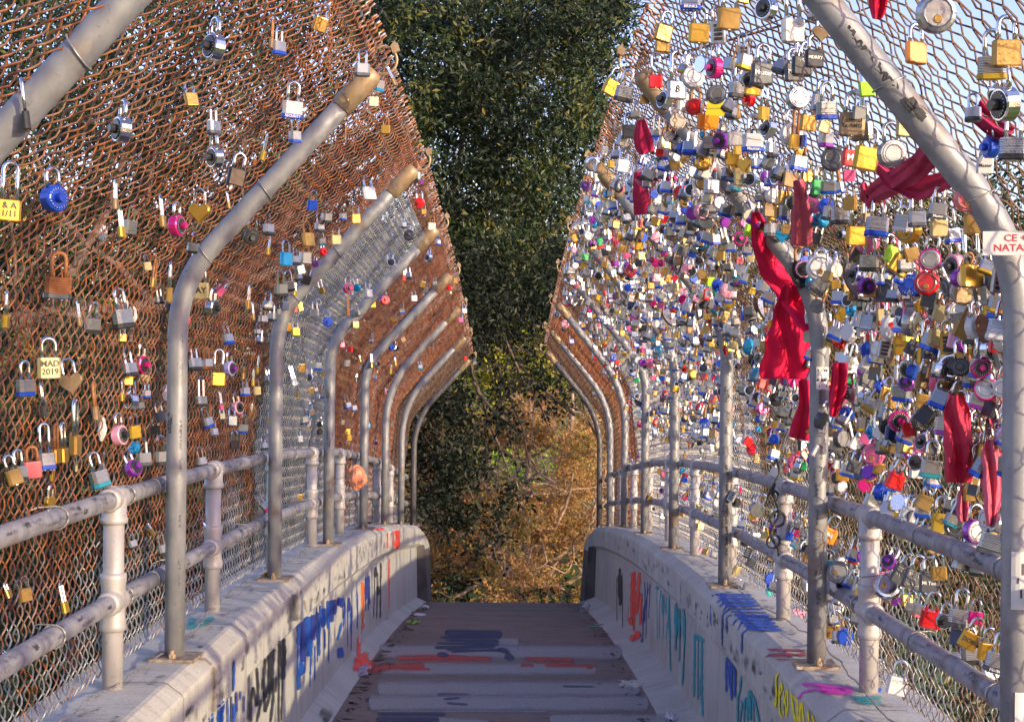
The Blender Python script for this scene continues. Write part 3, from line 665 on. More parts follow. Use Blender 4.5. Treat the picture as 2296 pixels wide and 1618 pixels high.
# ------------------------------------------------------------------ marks on concrete, deck and pipes
def surfX(side, d, h):
    fl = zfloor(d)-ztop(side, d); wz = -(.80+.0095*np.maximum(0, d-5))+(0 if side < 0 else .03)
    X = np.full_like(h, 9.0)
    X = np.where((h <= 0) & (h > -.055), 1.12+(h+.055), X)
    X = np.where((h <= -.055) & (h > -.235), 1.12, X)
    X = np.where((h <= -.235) & (h > -.285), 1.12-(h+.235)*.9, X)
    X = np.where((h <= -.285) & (h > wz), 1.165-.015*(h+.285)/(wz+.285), X)
    X = np.where(h <= wz, 1.14-(1.14-KERB[side])*np.clip((h-wz)/(fl-wz), 0, 1), X)
    return X
def hit(u, v, lift=.008):
    r = ray(u, v); ds = np.arange(2.4, 19.9, .01); X = np.abs(r[0]*ds); Z = r[2]*ds; side = -1 if r[0] < 0 else 1
    h = Z-ztop(side, ds); ins = (h < 0) & (X > surfX(side, ds, h)) | (Z < zfloor(ds)); k = np.argmax(ins)
    if not ins[k]: return None
    a, b = ds[max(k-1, 0)], ds[k]
    for _ in range(8):
        c = (a+b)/2; hh = np.array([r[2]*c-float(ztop(side, c))]); i_ = (hh[0] < 0 and abs(r[0]*c) > surfX(side, np.array([c]), hh)[0]) or r[2]*c < float(zfloor(c))
        a, b = (a, c) if i_ else (c, b)
    P = r*a; n = P/np.linalg.norm(P)
    return P-n*lift
CR = {'M': (1255.6, 1136, .1848), 'Q': (1494.8, 1195.8, .2609), 'N': (657.7, 1136, .1563), 'L': (418.5, 1315.5, .187), 'H': (765.3, 1076, .335), 'I': (1530.7, 1076, .335)}
SN = [0]
def strokes(crop, items, m, root, name='spray_paint', soft=1.0):
    ox, oy, k = CR[crop]; V = []; Fc = []; A = []
    for it in items:
        *pts, wd = it; P = np.array([(ox+x*k, oy+y*k) for x, y in pts], float); wd = wd*k
        seg = np.hypot(*np.diff(P, axis=0).T); s = np.concatenate([[0], np.cumsum(seg)]); n = max(3, int(s[-1]/(7 if root is deck else 2.6))+1)
        q = np.linspace(0, s[-1], n); U = np.interp(q, s, P[:, 0]); W = np.interp(q, s, P[:, 1])
        if n > 4:   # soften corners
            U[1:-1] = (U[:-2]+2*U[1:-1]+U[2:])/4; W[1:-1] = (W[:-2]+2*W[1:-1]+W[2:])/4
        du, dv = np.gradient(U), np.gradient(W); l = np.hypot(du, dv)+1e-9; nx, ny = -dv/l, du/l
        SN[0] += 1; rows = []
        for i in range(n):
            e = .55+.45*min(1, min(i, n-1-i)*seg.sum()/n/10+.3)
            hw = wd*(.85 if root is R else 1.05 if root is Lw else (.75 if m is FPAT else 1.25))*(1+(.02 if root is deck else .15)*math.sin(i*.6+SN[0]))*e
            rows.append([hit(U[i]+nx[i]*t*hw, W[i]+ny[i]*t*hw,  (.007 if root is deck else .024)+.0012*(SN[0] % 6)) for t in (-1, 0, 1)])
        for i in range(n):
            if any(p is None for p in rows[i]): rows[i] = None
        prev = None
        for i in range(n):
            if rows[i] is None: prev = None; continue
            b = len(V); V += rows[i]; end = 1.0 if 0 < i < n-1 else .25; A += [0, end, 0]
            if prev is not None and max(np.linalg.norm(np.array(V[b+j])-np.array(V[prev+j])) for j in range(3)) < .9:
                Fc += [(prev, prev+1, b+1, b), (prev+1, prev+2, b+2, b+1)]
            prev = b
    if not Fc: return
    me = mesh(name, V, Fc, [m]); attr(me, 'rim', A); o = obj(name, me); par(o, root) if root.type == 'EMPTY' else setattr(o, 'parent', root)
    return o
TEAL = paint('teal_spray', (.01, .34, .42)); NAVY = paint('navy_spray', (.03, .05, .30)); BLUE = paint('blue_spray', (.012, .10, .50)); REDP = paint('red_spray', (.95, .07, .05), .5, .95)
BLK = paint('black_spray', (.035, .035, .045), .4, .85); YELP = paint('yellow_spray', (.90, .76, .01), .1, 1.0); MAG = paint('magenta_spray', (.70, .04, .50), .5, .9); MAR = paint('maroon_spray', (.36, .03, .08), .5, .9)
ORG = paint('orange_spray', (.9, .16, .03), .45, .95); AQUA = paint('aqua_spray', (.03, .36, .38), .6, .8); TAN = paint('rust_run', (.25, .15, .07), 1.0, .5); SMEAR = paint('dark_smear', (.06, .055, .06), 1.0, .6); WHT = paint('white_marker', (.7, .7, .72), .4, .8)
FPAT = paint('floor_grey_paint', (.38, .365, .41), .9, .9, wide=True); FRED = paint('floor_red_paint', (.62, .06, .06), 1.2, .8, wide=True); FNAVY = paint('floor_navy_paint', (.015, .04, .14), 1.1, .92, wide=True)
R, Lw = PW[1], PW[-1]
vb0 = lambda X: [((x, y0), (x+dx*.5+3, (y0+y1)/2), (x+dx, y1), w_) for x, y0, y1, w_, dx in X]
strokes('M', [((690, 850), (690, 1390), 7), ((725, 740), (730, 1000), (730, 1200), 26), ((755, 800), (760, 1470), 8), ((745, 830), (745, 1180), 14), ((705, 820), (712, 1120), 12)], BLK, R)
strokes('M', [((820, 760), (805, 1080), (812, 1380), 30), ((880, 790), (872, 1150), (870, 1430), 32), ((905, 780), (893, 1500), 20), ((962, 790), (940, 1150), (925, 1300), 34), ((985, 1040), (972, 1430), 24), ((850, 1330), (862, 1420), 40), ((940, 1500), (935, 1600), 60), ((900, 1560), (850, 1612), 60)], REDP, R)
strokes('M', [((1020, 900), (1030, 1000), (1025, 1400), 7), ((1060, 900), (1040, 1600), 6), ((1095, 920), (1085, 1150), (1075, 1350), 8), ((995, 1330), (1005, 1420), (1050, 1100), (1088, 940), 6), ((1012, 1200), (1000, 1600), 8), ((1000, 1590), (985, 1640), 20)], NAVY, R)
strokes('M', [((1158, 985), (1205, 975), 38), ((1175, 1000), (1180, 1600), 6), ((1203, 1600), (1208, 1200), (1225, 1000), (1240, 1120), 7), ((1255, 1060), (1236, 1200), (1245, 1300), (1262, 1200), (1255, 1060), 12), ((1262, 1110), (1250, 1600), 6), ((1290, 1080), (1285, 1310), (1275, 1180), 8), ((1325, 1080), (1305, 1400), (1285, 1610), 9), ((1325, 1080), (1332, 1350), (1336, 1600), 9), ((1288, 1440), (1336, 1440), 50), ((1405, 1160), (1393, 1400), (1405, 1600), 17), ((1422, 1200), (1415, 1560), 11), ((1445, 1250), (1437, 1500), 11), ((1458, 1280), (1452, 1610), 8), ((1485, 1230), (1490, 1600), 6), ((1505, 1290), (1495, 1400), (1503, 1560), (1514, 1400), (1505, 1290), 13)], TEAL, R)
strokes('Q', [((20, 540), (22, 800), (30, 1180), 9), ((8, 760), (30, 790), 18), ((75, 600), (68, 720), (76, 860), (84, 720), (75, 600), 10), ((76, 850), (72, 1000), 10), ((108, 640), (100, 760), (107, 900), (112, 760), 10), ((108, 880), (105, 1100), 7), ((145, 640), (153, 900), (130, 1300), 9), ((150, 880), (140, 1270), 6), ((232, 870), (325, 925), 28), ((240, 880), (233, 1400), 13), ((270, 880), (265, 1430), 8), ((300, 920), (298, 1200), (300, 1400), (310, 1570), 16), ((285, 1230), (283, 1400), 10)], TEAL, R)
strokes('Q', [((515, 1060), (508, 1200), (512, 1360), 13), ((540, 1090), (548, 1250), (556, 1430), 14), ((562, 1130), (550, 1300), 11), ((585, 1165), (580, 1400), 17), ((512, 1065), (585, 1170), 16), ((524, 1130), (540, 1330), 12)], BLUE, R)
strokes('Q', [((637, 1220), (628, 1330), (606, 1420), (606, 1618), 11), ((606, 1420), (650, 1450), (628, 1560), (625, 1618), 12), ((660, 1618), (668, 1420), (690, 1400), (690, 1618), 10), ((707, 1340), (715, 1600), 19), ((707, 1340), (755, 1430), (790, 1618), 13), ((735, 1400), (745, 1618), 8), ((898, 1580), (902, 1640), 8)], TEAL, R)
strokes('Q', [((962, 1190), (936, 1240), (942, 1380), (930, 1490), (918, 1430), 12), ((985, 1270), (990, 1340), (962, 1400), (968, 1330), (985, 1270), 11), ((965, 1400), (970, 1540), (998, 1590), 11), ((1035, 1330), (1014, 1420), (1030, 1570), (1042, 1450), (1035, 1330), 10), ((1070, 1375), (1082, 1500), (1108, 1618), 14), ((1070, 1375), (1128, 1450), 12), ((1120, 1430), (1128, 1618), 14), ((1152, 1450), (1145, 1530), (1142, 1618), 14), ((1160, 1440), (1170, 1540), (1178, 1618), 12), ((1212, 1520), (1222, 1618), 12), ((1245, 1555), (1272, 1640), 12), ((1005, 1350), (1002, 1560), 9)], YELP, R, 'painted_lettering')
B = []
for i in range(11):
    x0, y0 = 395+i*27, 522+i*29; B.append(((x0+20, y0), (730+i*26, y0+5+i*1), 20 if i not in (4, 5) else 11))
B += [((400, 520), (368, 580), (378, 790), 13), ((372, 600), (365, 760), 7), ((500, 580), (440, 640), (460, 660), 10), ((540, 640), (475, 700), (472, 960), 8), ((560, 690), (510, 720), (512, 860), 8), ((600, 730), (560, 790), 9), ((640, 760), (610, 830), 9), ((700, 810), (645, 860), (640, 1030), 11), ((470, 560), (420, 600), 10), ((520, 600), (480, 680), 8)]
strokes('Q', B, BLUE, R)
strokes('Q', [((1160, 1290), (1300, 1296), (1600, 1330), 26), ((1128, 1420), (1165, 1365), (1240, 1338), (1500, 1340), 16), ((1300, 1330), (1450, 1350), (1600, 1355), 50)], MAG, R)
strokes('Q', [((845, 1062), (890, 1035), (1030, 1025), (1200, 1050), 10), ((860, 992), (1200, 1002), 14), ((1000, 1045), (1200, 1030), 12), ((930, 1075), (1200, 1090), 8), ((880, 1048), (1060, 1040), 12)], MAR, R)
strokes('Q', [((1580, 1398), (1700, 1410), (1850, 1400), 26), ((1640, 1445), (1850, 1450), 26), ((1620, 1425), (1760, 1430), 20)], AQUA, R)
# left parapet
strokes('L', vb0([(1350, 420, 700, 40, 0), (1400, 400, 900, 36, -8), (1520, 330, 640, 34, 0), (1570, 300, 620, 26, 0), (1740, 150, 420, 40, 0), (1780, 140, 330, 24, 0), (1945, 120, 300, 24, 0), (600, 1250, 1500, 16, 0), (650, 1240, 1360, 12, -6), (690, 1300, 1500, 9, 0), (540, 1300, 1618, 12, 0)]), NAVY, PW[-1])
strokes('N', [((1110, 290), (1300, 275), (1500, 285), 40), ((1130, 310), (1330, 318), 20), ((1385, 300), (1380, 430), (1372, 600), 44), ((1480, 290), (1500, 420), (1490, 605), 42), ((1435, 320), (1440, 620), 16), ((1378, 740), (1372, 1000), (1368, 1400), (1345, 1610), 15), ((1410, 330), (1400, 580), 14)], REDP, Lw)
strokes('H', [((135, 680), (132, 800), (130, 1000), 26), ((128, 960), (122, 1060), 14)], ORG, Lw); strokes('H', [((122, 1040), (115, 1170), 16), ((120, 1165), (190, 1280), 60), ((85, 1230), (130, 1250), 50)], REDP, Lw)
vb = lambda X: [((x, y0), (x+dx*.5+3, (y0+y1)/2), (x+dx, y1), w_) for x, y0, y1, w_, dx in X]
strokes('N', vb([(920, 990, 1300, 9, -20), (940, 980, 1330, 8, -10), (1045, 950, 1500, 7, -5), (1072, 930, 1480, 8, 5), (1090, 980, 1400, 12, 5), (1060, 1000, 1330, 24, -10), (1030, 1010, 1360, 7, 0), (905, 1300, 1500, 8, 10), (650, 1290, 1420, 30, 10), (700, 1320, 1600, 10, 20), (775, 1390, 1600, 9, 10), (815, 1400, 1600, 9, 20), (840, 1400, 1600, 9, 5), (690, 1330, 1440, 60, 20)]), NAVY, Lw)
strokes('N', vb([(1180, 855, 1010, 30, 0), (1172, 900, 1600, 7, -20), (1255, 790, 1040, 15, 0), (1252, 1000, 1600, 12, -5), (1215, 940, 1250, 8, -2), (1218, 1130, 1270, 30, -6), (1205, 1260, 1600, 9, -10)]), BLK, Lw)
strokes('L', vb([(1335, 430, 1240, 14, -8), (1372, 420, 1000, 18, -10), (1422, 380, 1030, 12, -5), (1450, 350, 720, 60, 10), (1500, 330, 1060, 12, -15), (1380, 900, 1060, 40, -10), (1470, 600, 830, 50, 0), (1340, 980, 1230, 30, 0), (1560, 250, 900, 9, 10), (1600, 220, 820, 14, -10), (1640, 250, 480, 44, 0), (1690, 160, 500, 20, 10), (1715, 160, 900, 8, -10), (1585, 560, 820, 16, 10), (1655, 500, 740, 12, 5), (1540, 700, 1120, 10, -5), (1480, 1000, 1200, 6, 0), (1850, 130, 220, 60, 10), (1900, 200, 480, 10, -20), (1860, 420, 640, 18, -50), (1925, 230, 720, 8, 5), (1980, 240, 770, 8, -8), (1960, 300, 560, 8, 10), (1840, 720, 850, 50, 10), (2050, 60, 500, 9, -5)]), BLUE, Lw)
strokes('L', [((845, 960), (862, 1200), (850, 1430), (800, 1190), (772, 1400), (776, 1618), 20), ((752, 1050), (748, 1618), 10), ((900, 1340), (870, 1500), (845, 1618), 20), ((950, 850), (935, 1000), (930, 1180), (955, 1330), (990, 1150), (1000, 960), (985, 810), 20), ((1040, 730), (1020, 900), (1015, 1100), 46), ((912, 1100), (910, 1230), 9), ((930, 1240), (945, 1500), (1000, 1300), (1035, 1080), (1045, 1300), (1010, 1618), 20), ((1010, 1120), (1000, 1280), 24), ((1115, 640), (1118, 740), 26), ((1112, 720), (1108, 1618), 14), ((1165, 610), (1170, 800), (1155, 1110), 36), ((1140, 680), (1130, 900), (1150, 1000), 14), ((1155, 1090), (1138, 1600), 12), ((1185, 700), (1175, 950), 18), ((1078, 1070), (1075, 1260), 12)], BLK, Lw)
strokes('L', vb([(410, 1400, 1630, 50, -10), (490, 1320, 1630, 12, 10), (575, 1390, 1630, 16, -5), (570, 880, 1250, 18, -8), (310, 1500, 1630, 16, 0), (270, 1560, 1630, 14, 0), (440, 1360, 1500, 20, 0)]), BLUE, Lw)
strokes('L', [((1290, 80), (1280, 240), (1290, 410), 95), ((1600, 1480), (1740, 1560), 90), ((1640, 1560), (1700, 1618), 60)], SMEAR, Lw, 'dirt_stain')
strokes('L', [((110, 850), (230, 865), (325, 955), 26), ((325, 950), (335, 1200), (318, 1500), 42), ((1410, 150), (1425, 280), 20), ((-60, 880), (120, 860), 40)], TAN, Lw, 'rust_stain')
strokes('L', [((800, 40), (900, 35), (1070, 45), (1060, 60), 6), ((930, 70), (1000, 60), (1100, 85), 6), ((850, 2), (1110, 5), 5), ((800, 45), (860, 75), 5)], WHT, Lw, 'marker_writing')
strokes('L', [((0, 480), (150, 450), (330, 360), 40), ((20, 420), (120, 380), 40)], AQUA, Lw)
# deck
strokes('H', [((600, 870), (1650, 878), 58), ((600, 840), (1640, 850), 22)], paint('floor_dark_paint', (.15, .145, .165), .9, .8, wide=True), deck, 'paint_patch')
strokes('H', [((255, 1145), (900, 1145), (1880, 1152), 84), ((700, 1070), (1190, 1075), 110), ((250, 1262), (1710, 1262), 74), ((240, 1400), (2000, 1400), 105), ((180, 1490), (2060, 1490), 96), ((230, 1545), (1380, 1545), 10), ((1390, 1600), (2200, 1600), 70), ((560, 1600), (1000, 1625), 40)], FPAT, deck, 'paint_patch')
strokes('H', [((690, 1022), (1080, 1030), 24), ((660, 1050), (1070, 1055), 9), ((700, 1070), (1060, 1078), 12), ((640, 1090), (1060, 1098), 9), ((620, 1120), (1030, 1112), 12), ((700, 1135), (1080, 1140), 8), ((730, 1150), (1090, 1128), 7), ((640, 1165), (720, 1168), 18), ((1050, 1130), (1130, 1150), 18), ((1090, 1182), (1160, 1186), 26)], FNAVY, deck, 'spray_paint')
strokes('H', [((370, 1190), (700, 1183), (1010, 1200), 20), ((480, 1205), (860, 1208), 10), ((1225, 1195), (1560, 1200), 14), ((300, 1250), (560, 1240), 24), ((400, 1265), (600, 1262), 10), ((660, 1250), (930, 1250), 18), ((1010, 1240), (1280, 1255), 16), ((1200, 1250), (1290, 1240), 30), ((1360, 1240), (1700, 1240), (1640, 1260), 12), ((1290, 1215), (1560, 1222), 8), ((200, 1275), (330, 1240), 30)], FRED, deck, 'spray_paint')
strokes('H', [((540, 1385), (950, 1390), 16), ((1090, 1392), (1250, 1372), (1500, 1362), (1820, 1385), (1600, 1415), (1250, 1415), (1090, 1395), 12), ((1290, 1388), (1480, 1392), 22), ((1480, 1380), (1700, 1385), 10), ((640, 1440), (870, 1445), 20), ((680, 1465), (800, 1455), 8), ((160, 1470), (560, 1470), 18), ((250, 1500), (620, 1490), 14), ((170, 1525), (700, 1530), 12), ((240, 1560), (700, 1565), 14), ((230, 1600), (660, 1600), 18), ((700, 1490), (850, 1500), 8), ((560, 1500), (740, 1520), 8), ((620, 1395), (900, 1410), 8)], FNAVY, deck, 'spray_paint')
# marker scribbles: rows of hasty handwriting
INK = mat('marker_ink', (.05, .05, .06), .6)
def scrib(fn, rows, root, name='marker_writing', m=INK):
    V = []; Fc = []
    for (a, b, ln, ht, lw, ax) in rows:
        n = random.randint(5, 14); pts = []; x = 0
        for i in range(n*3):
            pts.append((x+random.uniform(-.3, .3)*ln/n/2, random.choice((0, 1, .5, -.2, .8))*ht*random.uniform(.6, 1.1))); x += ln/(n*3)
            if random.random() < .14: pts.append(None)
        prev = None
        for p in pts:
            if p is None: prev = None; continue
            q = [fn(a+(p[0] if ax == 0 else p[1]), b+(p[1] if ax == 0 else p[0]), e*lw) for e in (-1, 1)]
            i = len(V); V += q
            if prev is not None: Fc.append((prev, prev+1, i+1, i))
            prev = i
    return par(obj(name, mesh(name, V, Fc, [m]), kind='stuff'), root)
for s in (-1, 1):
    top = lambda a, b, e, s=s: (s*(b+e*.3), a+e, float(ztop(s, a))+.0025)
    face = lambda a, b, e, s=s: (s*(1.1155), a+e, float(ztop(s, a))+b+e*.3)
    wall = lambda a, b, e, s=s: (s*(1.150), a+e, float(ztop(s, a))+b+e*.3)
    rows = [(random.uniform(3.6, 12), random.uniform(1.19, 1.36), random.uniform(.03, .12), random.uniform(.008, .03), random.uniform(.0004, .0011), random.choice((0, 1))) for _ in range(230)]
    scrib(top, rows, PW[s])
    rows = [(random.uniform(4.5, 17), random.uniform(-.22, -.09), random.uniform(.03, .12), random.uniform(.01, .05), random.uniform(.0005, .0014), 0) for _ in range(150)]
    scrib(face, rows, PW[s])
    rail = lambda a, b, e, s=s: (s*(XR-.0325*math.cos(b)), a+e, float(ztop(s, a))+.645+.0325*math.sin(b))
    rail2 = lambda a, b, e, s=s: (s*(XR-.0325*math.cos(b)), a+e, float(ztop(s, a))+.295+.0325*math.sin(b))
    for fn in (rail, rail2):
        rows = [(random.uniform(3.7, 8.5), random.uniform(-.2, .9), random.uniform(.03, .16), random.uniform(.2, .5), random.uniform(.0005, .0012), 0) for _ in range(60)]
        scrib(fn, rows, FENCE[s])
# scribbles running up the main posts
def postscrib(s, i, rows):
    y0 = POSTS[s][i]
    fn = lambda a, b, e: (s*XP-(RR+.0012)*math.sin(b), y0-(RR+.0012)*math.cos(b), float(ztop(s, y0))+a+e)
    scrib(fn, rows, FENCE[s])
postscrib(-1, 1, [(.84, .3, .09, .5, .004, 0), (.86, .35, .07, .5, .004, 0)]+[(random.uniform(.2, 1.2), -.7, .05, .25, .0008, 0) for _ in range(10)])
postscrib(1, 2, [(random.uniform(.15, 1.1), random.uniform(-.6, .6), .06, .3, .0008, random.choice((0, 1))) for _ in range(26)])
postscrib(1, 3, [(.12+.06*k, -.25, .05, .35, .004, 0) for k in range(8)]+[(random.uniform(.3, 1.1), random.uniform(-.5, .5), .05, .3, .0008, 0) for _ in range(16)])
postscrib(-1, 3, [(random.uniform(.3, 1.1), random.uniform(-.5, .5), .07, .35, .001, 0) for _ in range(12)])
# black paint on the near right arm
P, (u, Lr) = arm_path(1, POSTS[1][1]); c0 = np.array(P[-1])-u*Lr
def armfn(a, b, e):
    c = c0+u*(a+e); n1 = np.array([-abs(u[2]), 0, -abs(u[0])]); n2 = np.array([0, -1, 0])
    return tuple(c+(RR+.0015)*(n2*math.cos(b)+n1*math.sin(b)))
scrib(armfn, [(.40, -.1, .05, .6, .010, 0), (.41, .0, .05, .6, .009, 0), (.47, .1, .22, .35, .004, 0), (.50, .25, .16, .4, .003, 0)], FENCE[1])
# stickers on posts
def sticker(s, i, z0, z1, b0, b1, col, label, marks=None):
    y0 = POSTS[s][i]; t = float(ztop(s, y0)); V = []; n = 8; r = RR+.002
    for z in (z0, z1):
        for k in range(n): b_ = b0+(b1-b0)*k/(n-1); V.append((s*XP-r*math.sin(b_), y0-r*math.cos(b_), t+z))
    o = par(obj('sticker', mesh('sticker', V, [(k, k+1, n+k+1, n+k) for k in range(n-1)], [mat('sticker_'+label, col, .5)]), label=None), FENCE[s])
    if marks:
        V = []; Fc = []; r = RR+.0032
        for (a0, a1, c0_, c1) in marks:
            b = len(V)
            for z in (c0_, c1):
                for q in (a0, a1): b_ = b0+(b1-b0)*q; V.append((s*XP-r*math.sin(b_), y0-r*math.cos(b_), t+z0+(z1-z0)*z))
            Fc.append((b, b+1, b+3, b+2))
        mk = obj('lettering', mesh('lettering', V, Fc, [mat('sticker_ink_'+label, (.04, .03, .05) if label != 'purple' else (.13, .08, .35), .5)])); mk.parent = o
sticker(1, 2, 1.11, 1.20, -.9, .5, (.75, .74, .72), 'white', [(.1, .9, .62, .72), (.15, .35, .78, .9), (.4, .9, .78, .9), (.3, .5, .35, .47), (.55, .95, .35, .47), (.2, .8, .1, .2)])
sticker(1, 2, .94, 1.03, -.35, .25, (.70, .68, .74), 'purple', [(.3, .6, .1, .22), (.4, .55, .22, .6), (.35, .62, .72, .9)])
sticker(-1, 6, .88, 1.0, -.6, .8, (.65, .03, .05), 'red', [(.2, .8, .3, .36), (.2, .8, .5, .56), (.2, .8, .7, .76)])
sticker(1, 1, .60, .74, -1.1, .7, (.62, .60, .60), 'grey', [(.3, .7, .2, .35), (.4, .8, .45, .55), (.35, .65, .6, .8)])
sticker(1, 1, .28, .40, -1.1, .4, (.72, .70, .70), 'pale', None)
# ------------------------------------------------------------------ litter on the deck
def floor_at(cx, cy): return hit(765.3+cx*.335, 1076+cy*.335, .0)
CUPW = mat('white_paper_cup', (.72, .72, .74), .6, 0, (.60, .60, .63), 30); GLS = mat('clear_plastic', (.55, .60, .66), .15, 0, coat=1)
p = floor_at(1635, 880); M = Matrix.Translation(Vector(p)+Vector((0, 0, .048))) @ Matrix.Rotation(math.radians(115), 4, 'X') @ Matrix.Rotation(math.radians(-25), 4, 'Y')
t = empty('paper_cup', p, label='white paper cup lying at the far end of the deck beside the kerb', cat='cup')
rings = [[(r*math.cos(a), r*math.sin(a), z) for a in np.arange(18)*math.pi/9] for r, z in ((.034, -.06), (.047, .06), (.049, .06), (.049, .064), (.044, .064), (.032, -.056))]
V, Fc = loft(rings); V = [tuple(M @ Vector(q)) for q in V]; par(obj('cup_body', mesh('cup_body', V, Fc, [CUPW], True)), t)
V = [tuple(M @ Vector((.040*math.cos(a), .040*math.sin(a), .035))) for a in np.arange(18)*math.pi/9]; par(obj('cup_inside', mesh('cup_inside', V, [tuple(range(18))], [mat('cup_inside', (.6, .59, .58), .6)])), t)
p = floor_at(560, 868); t = empty('plastic_bottle', p, label='clear crushed plastic bottle at the foot of the spray-tagged parapet end', cat='bottle')
M = Matrix.Translation(Vector(p)+Vector((0, 0, .034))) @ Matrix.Rotation(math.radians(80), 4, 'X') @ Matrix.Rotation(.4, 4, 'Y')
rings = [[(r*math.cos(a), r*math.sin(a)*.9, z) for a in np.arange(14)*math.pi/7] for r, z in ((.030, -.07), (.034, -.05), (.031, -.02), (.034, .0), (.033, .03), (.020, .06), (.013, .075), (.013, .09))]
V, Fc = loft(rings); par(obj('bottle_body', mesh('bottle_body', [tuple(M @ Vector(q)) for q in V], Fc, [GLS], True)), t)
rings = [[(.015*math.cos(a), .015*math.sin(a), z) for a in np.arange(14)*math.pi/7] for z in (.088, .10)]
V, Fc = loft(rings); par(obj('bottle_cap', mesh('bottle_cap', [tuple(M @ Vector(q)) for q in V], Fc, [mat('cap_white', (.7, .7, .7), .5)])), t)
def crumple(name, cx, cy, w_, l_, h_, m, label, cat, seed, m2=None):
    p = floor_at(cx, cy); rng = np.random.RandomState(seed); n = 9; V = []
    for j in range(n):
        for i in range(n):
            a, b_ = i/(n-1)-.5, j/(n-1)-.5; e = 1-max(abs(a), abs(b_))*1.2
            V.append((p[0]+a*w_*(1+.2*math.sin(j+seed)), p[1]+b_*l_*(1+.2*math.cos(i*1.3)), p[2]+.004+max(0, h_*e*rng.uniform(.3, 1))))
    Fc = [(j*n+i, j*n+i+1, (j+1)*n+i+1, (j+1)*n+i) for j in range(n-1) for i in range(n-1)]
    me = mesh(name, V, Fc, [m]+([m2] if m2 else []))
    if m2: me.polygons.foreach_set('material_index', np.array([1 if (k//8+k) % 5 < 2 else 0 for k in range(len(Fc))], dtype=np.int32))
    o = obj(name, me, label=label, cat=cat)
    md = o.modifiers.new('s', 'SOLIDIFY'); md.thickness = .0015; return o
crumple('snack_wrapper', 480, 960, .13, .17, .05, mat('wrapper_green', (.30, .42, .03), .3, .2), 'crumpled yellow-green snack wrapper beside the kerb of the tagged parapet', 'wrapper', 2, mat('wrapper_dark', (.06, .10, .03), .35))
crumple('paper_plate', 1950, 1368, .17, .20, .02, mat('plate_paper', (.50, .44, .42), .7, 0, (.62, .60, .60), 14), 'squashed greasy paper plate on the deck near the yellow-tagged parapet', 'paper plate', 5)
crumple('clear_wrapper', 135, 1280, .10, .34, .03, mat('wrapper_purple', (.30, .24, .40), .2, .3), 'shiny purple wrapper lying on the kerb below the red spray drip', 'wrapper', 7)
crumple('snack_wrapper', 525, 905, .12, .10, .03, mat('wrapper_pale', (.62, .62, .68), .4), 'torn white wrapper behind the yellow-green one', 'wrapper', 9)
crumple('plastic_bag', 2205, 1585, .07, .22, .03, mat('bag_clear', (.55, .53, .60), .2, .2), 'clear plastic sachet on the kerb below the teal tags', 'plastic bag', 11)
p = floor_at(1695, 990); t = empty('cigarette_lighter', p, label='green lighter lying near the cup end of the deck', cat='lighter')
mb = MB(); mb.box(p+np.array([0, 0, .010]), (.085, .026, .018), rz=.05); par(mb.build('lighter_body', mat('lighter_green', (.03, .35, .20), .35), None), t)
mb = MB(); mb.box(p+np.array([.052, .002, .010]), (.018, .022, .016), rz=.05); par(mb.build('lighter_head', mat('lighter_metal', (.5, .5, .5), .3, .8), None), t)
mb = MB(); p = floor_at(1725, 972); mb.tube([p+np.array([-.04, 0, .008]), p+np.array([.05, .03, .008])], .006, 8); mb.build('cigarette_stub', mat('stub', (.45, .42, .43), .7), None, True, label='grey cigar stub lying behind the green lighter', cat='stub')
# dead leaves and grit along both kerbs
mb = MB()
for k in range(420):
    s = random.choice((-1, -1, 1)); y = random.uniform(8.2, 18.6); x = s*(KERB[s]-abs(random.gauss(0, .07))-.01); z = float(zfloor(y))+.006; a = random.uniform(0, 6.28); l = random.uniform(.008, .035) if random.random() < .9 else .06
    u_ = np.array([math.cos(a), math.sin(a), random.uniform(0, .3)])*l; v_ = np.array([-math.sin(a), math.cos(a), random.uniform(-.2, .3)])*l*.4; c = np.array([x, y, z])
    mb.add([c-u_, c+v_, c+u_, c-v_], [(0, 1, 2), (0, 2, 3)], random.random())
me = mesh('leaf_litter', mb.V, mb.F, [leafmat('dead_leaves', [(.05, .035, .03), (.12, .07, .045), (.09, .07, .06), (.25, .22, .2)], .9, 0)]); attr(me, 'tone', mb.A); obj('leaf_litter', me, kind='stuff', label='dead leaves and grit along the kerbs')
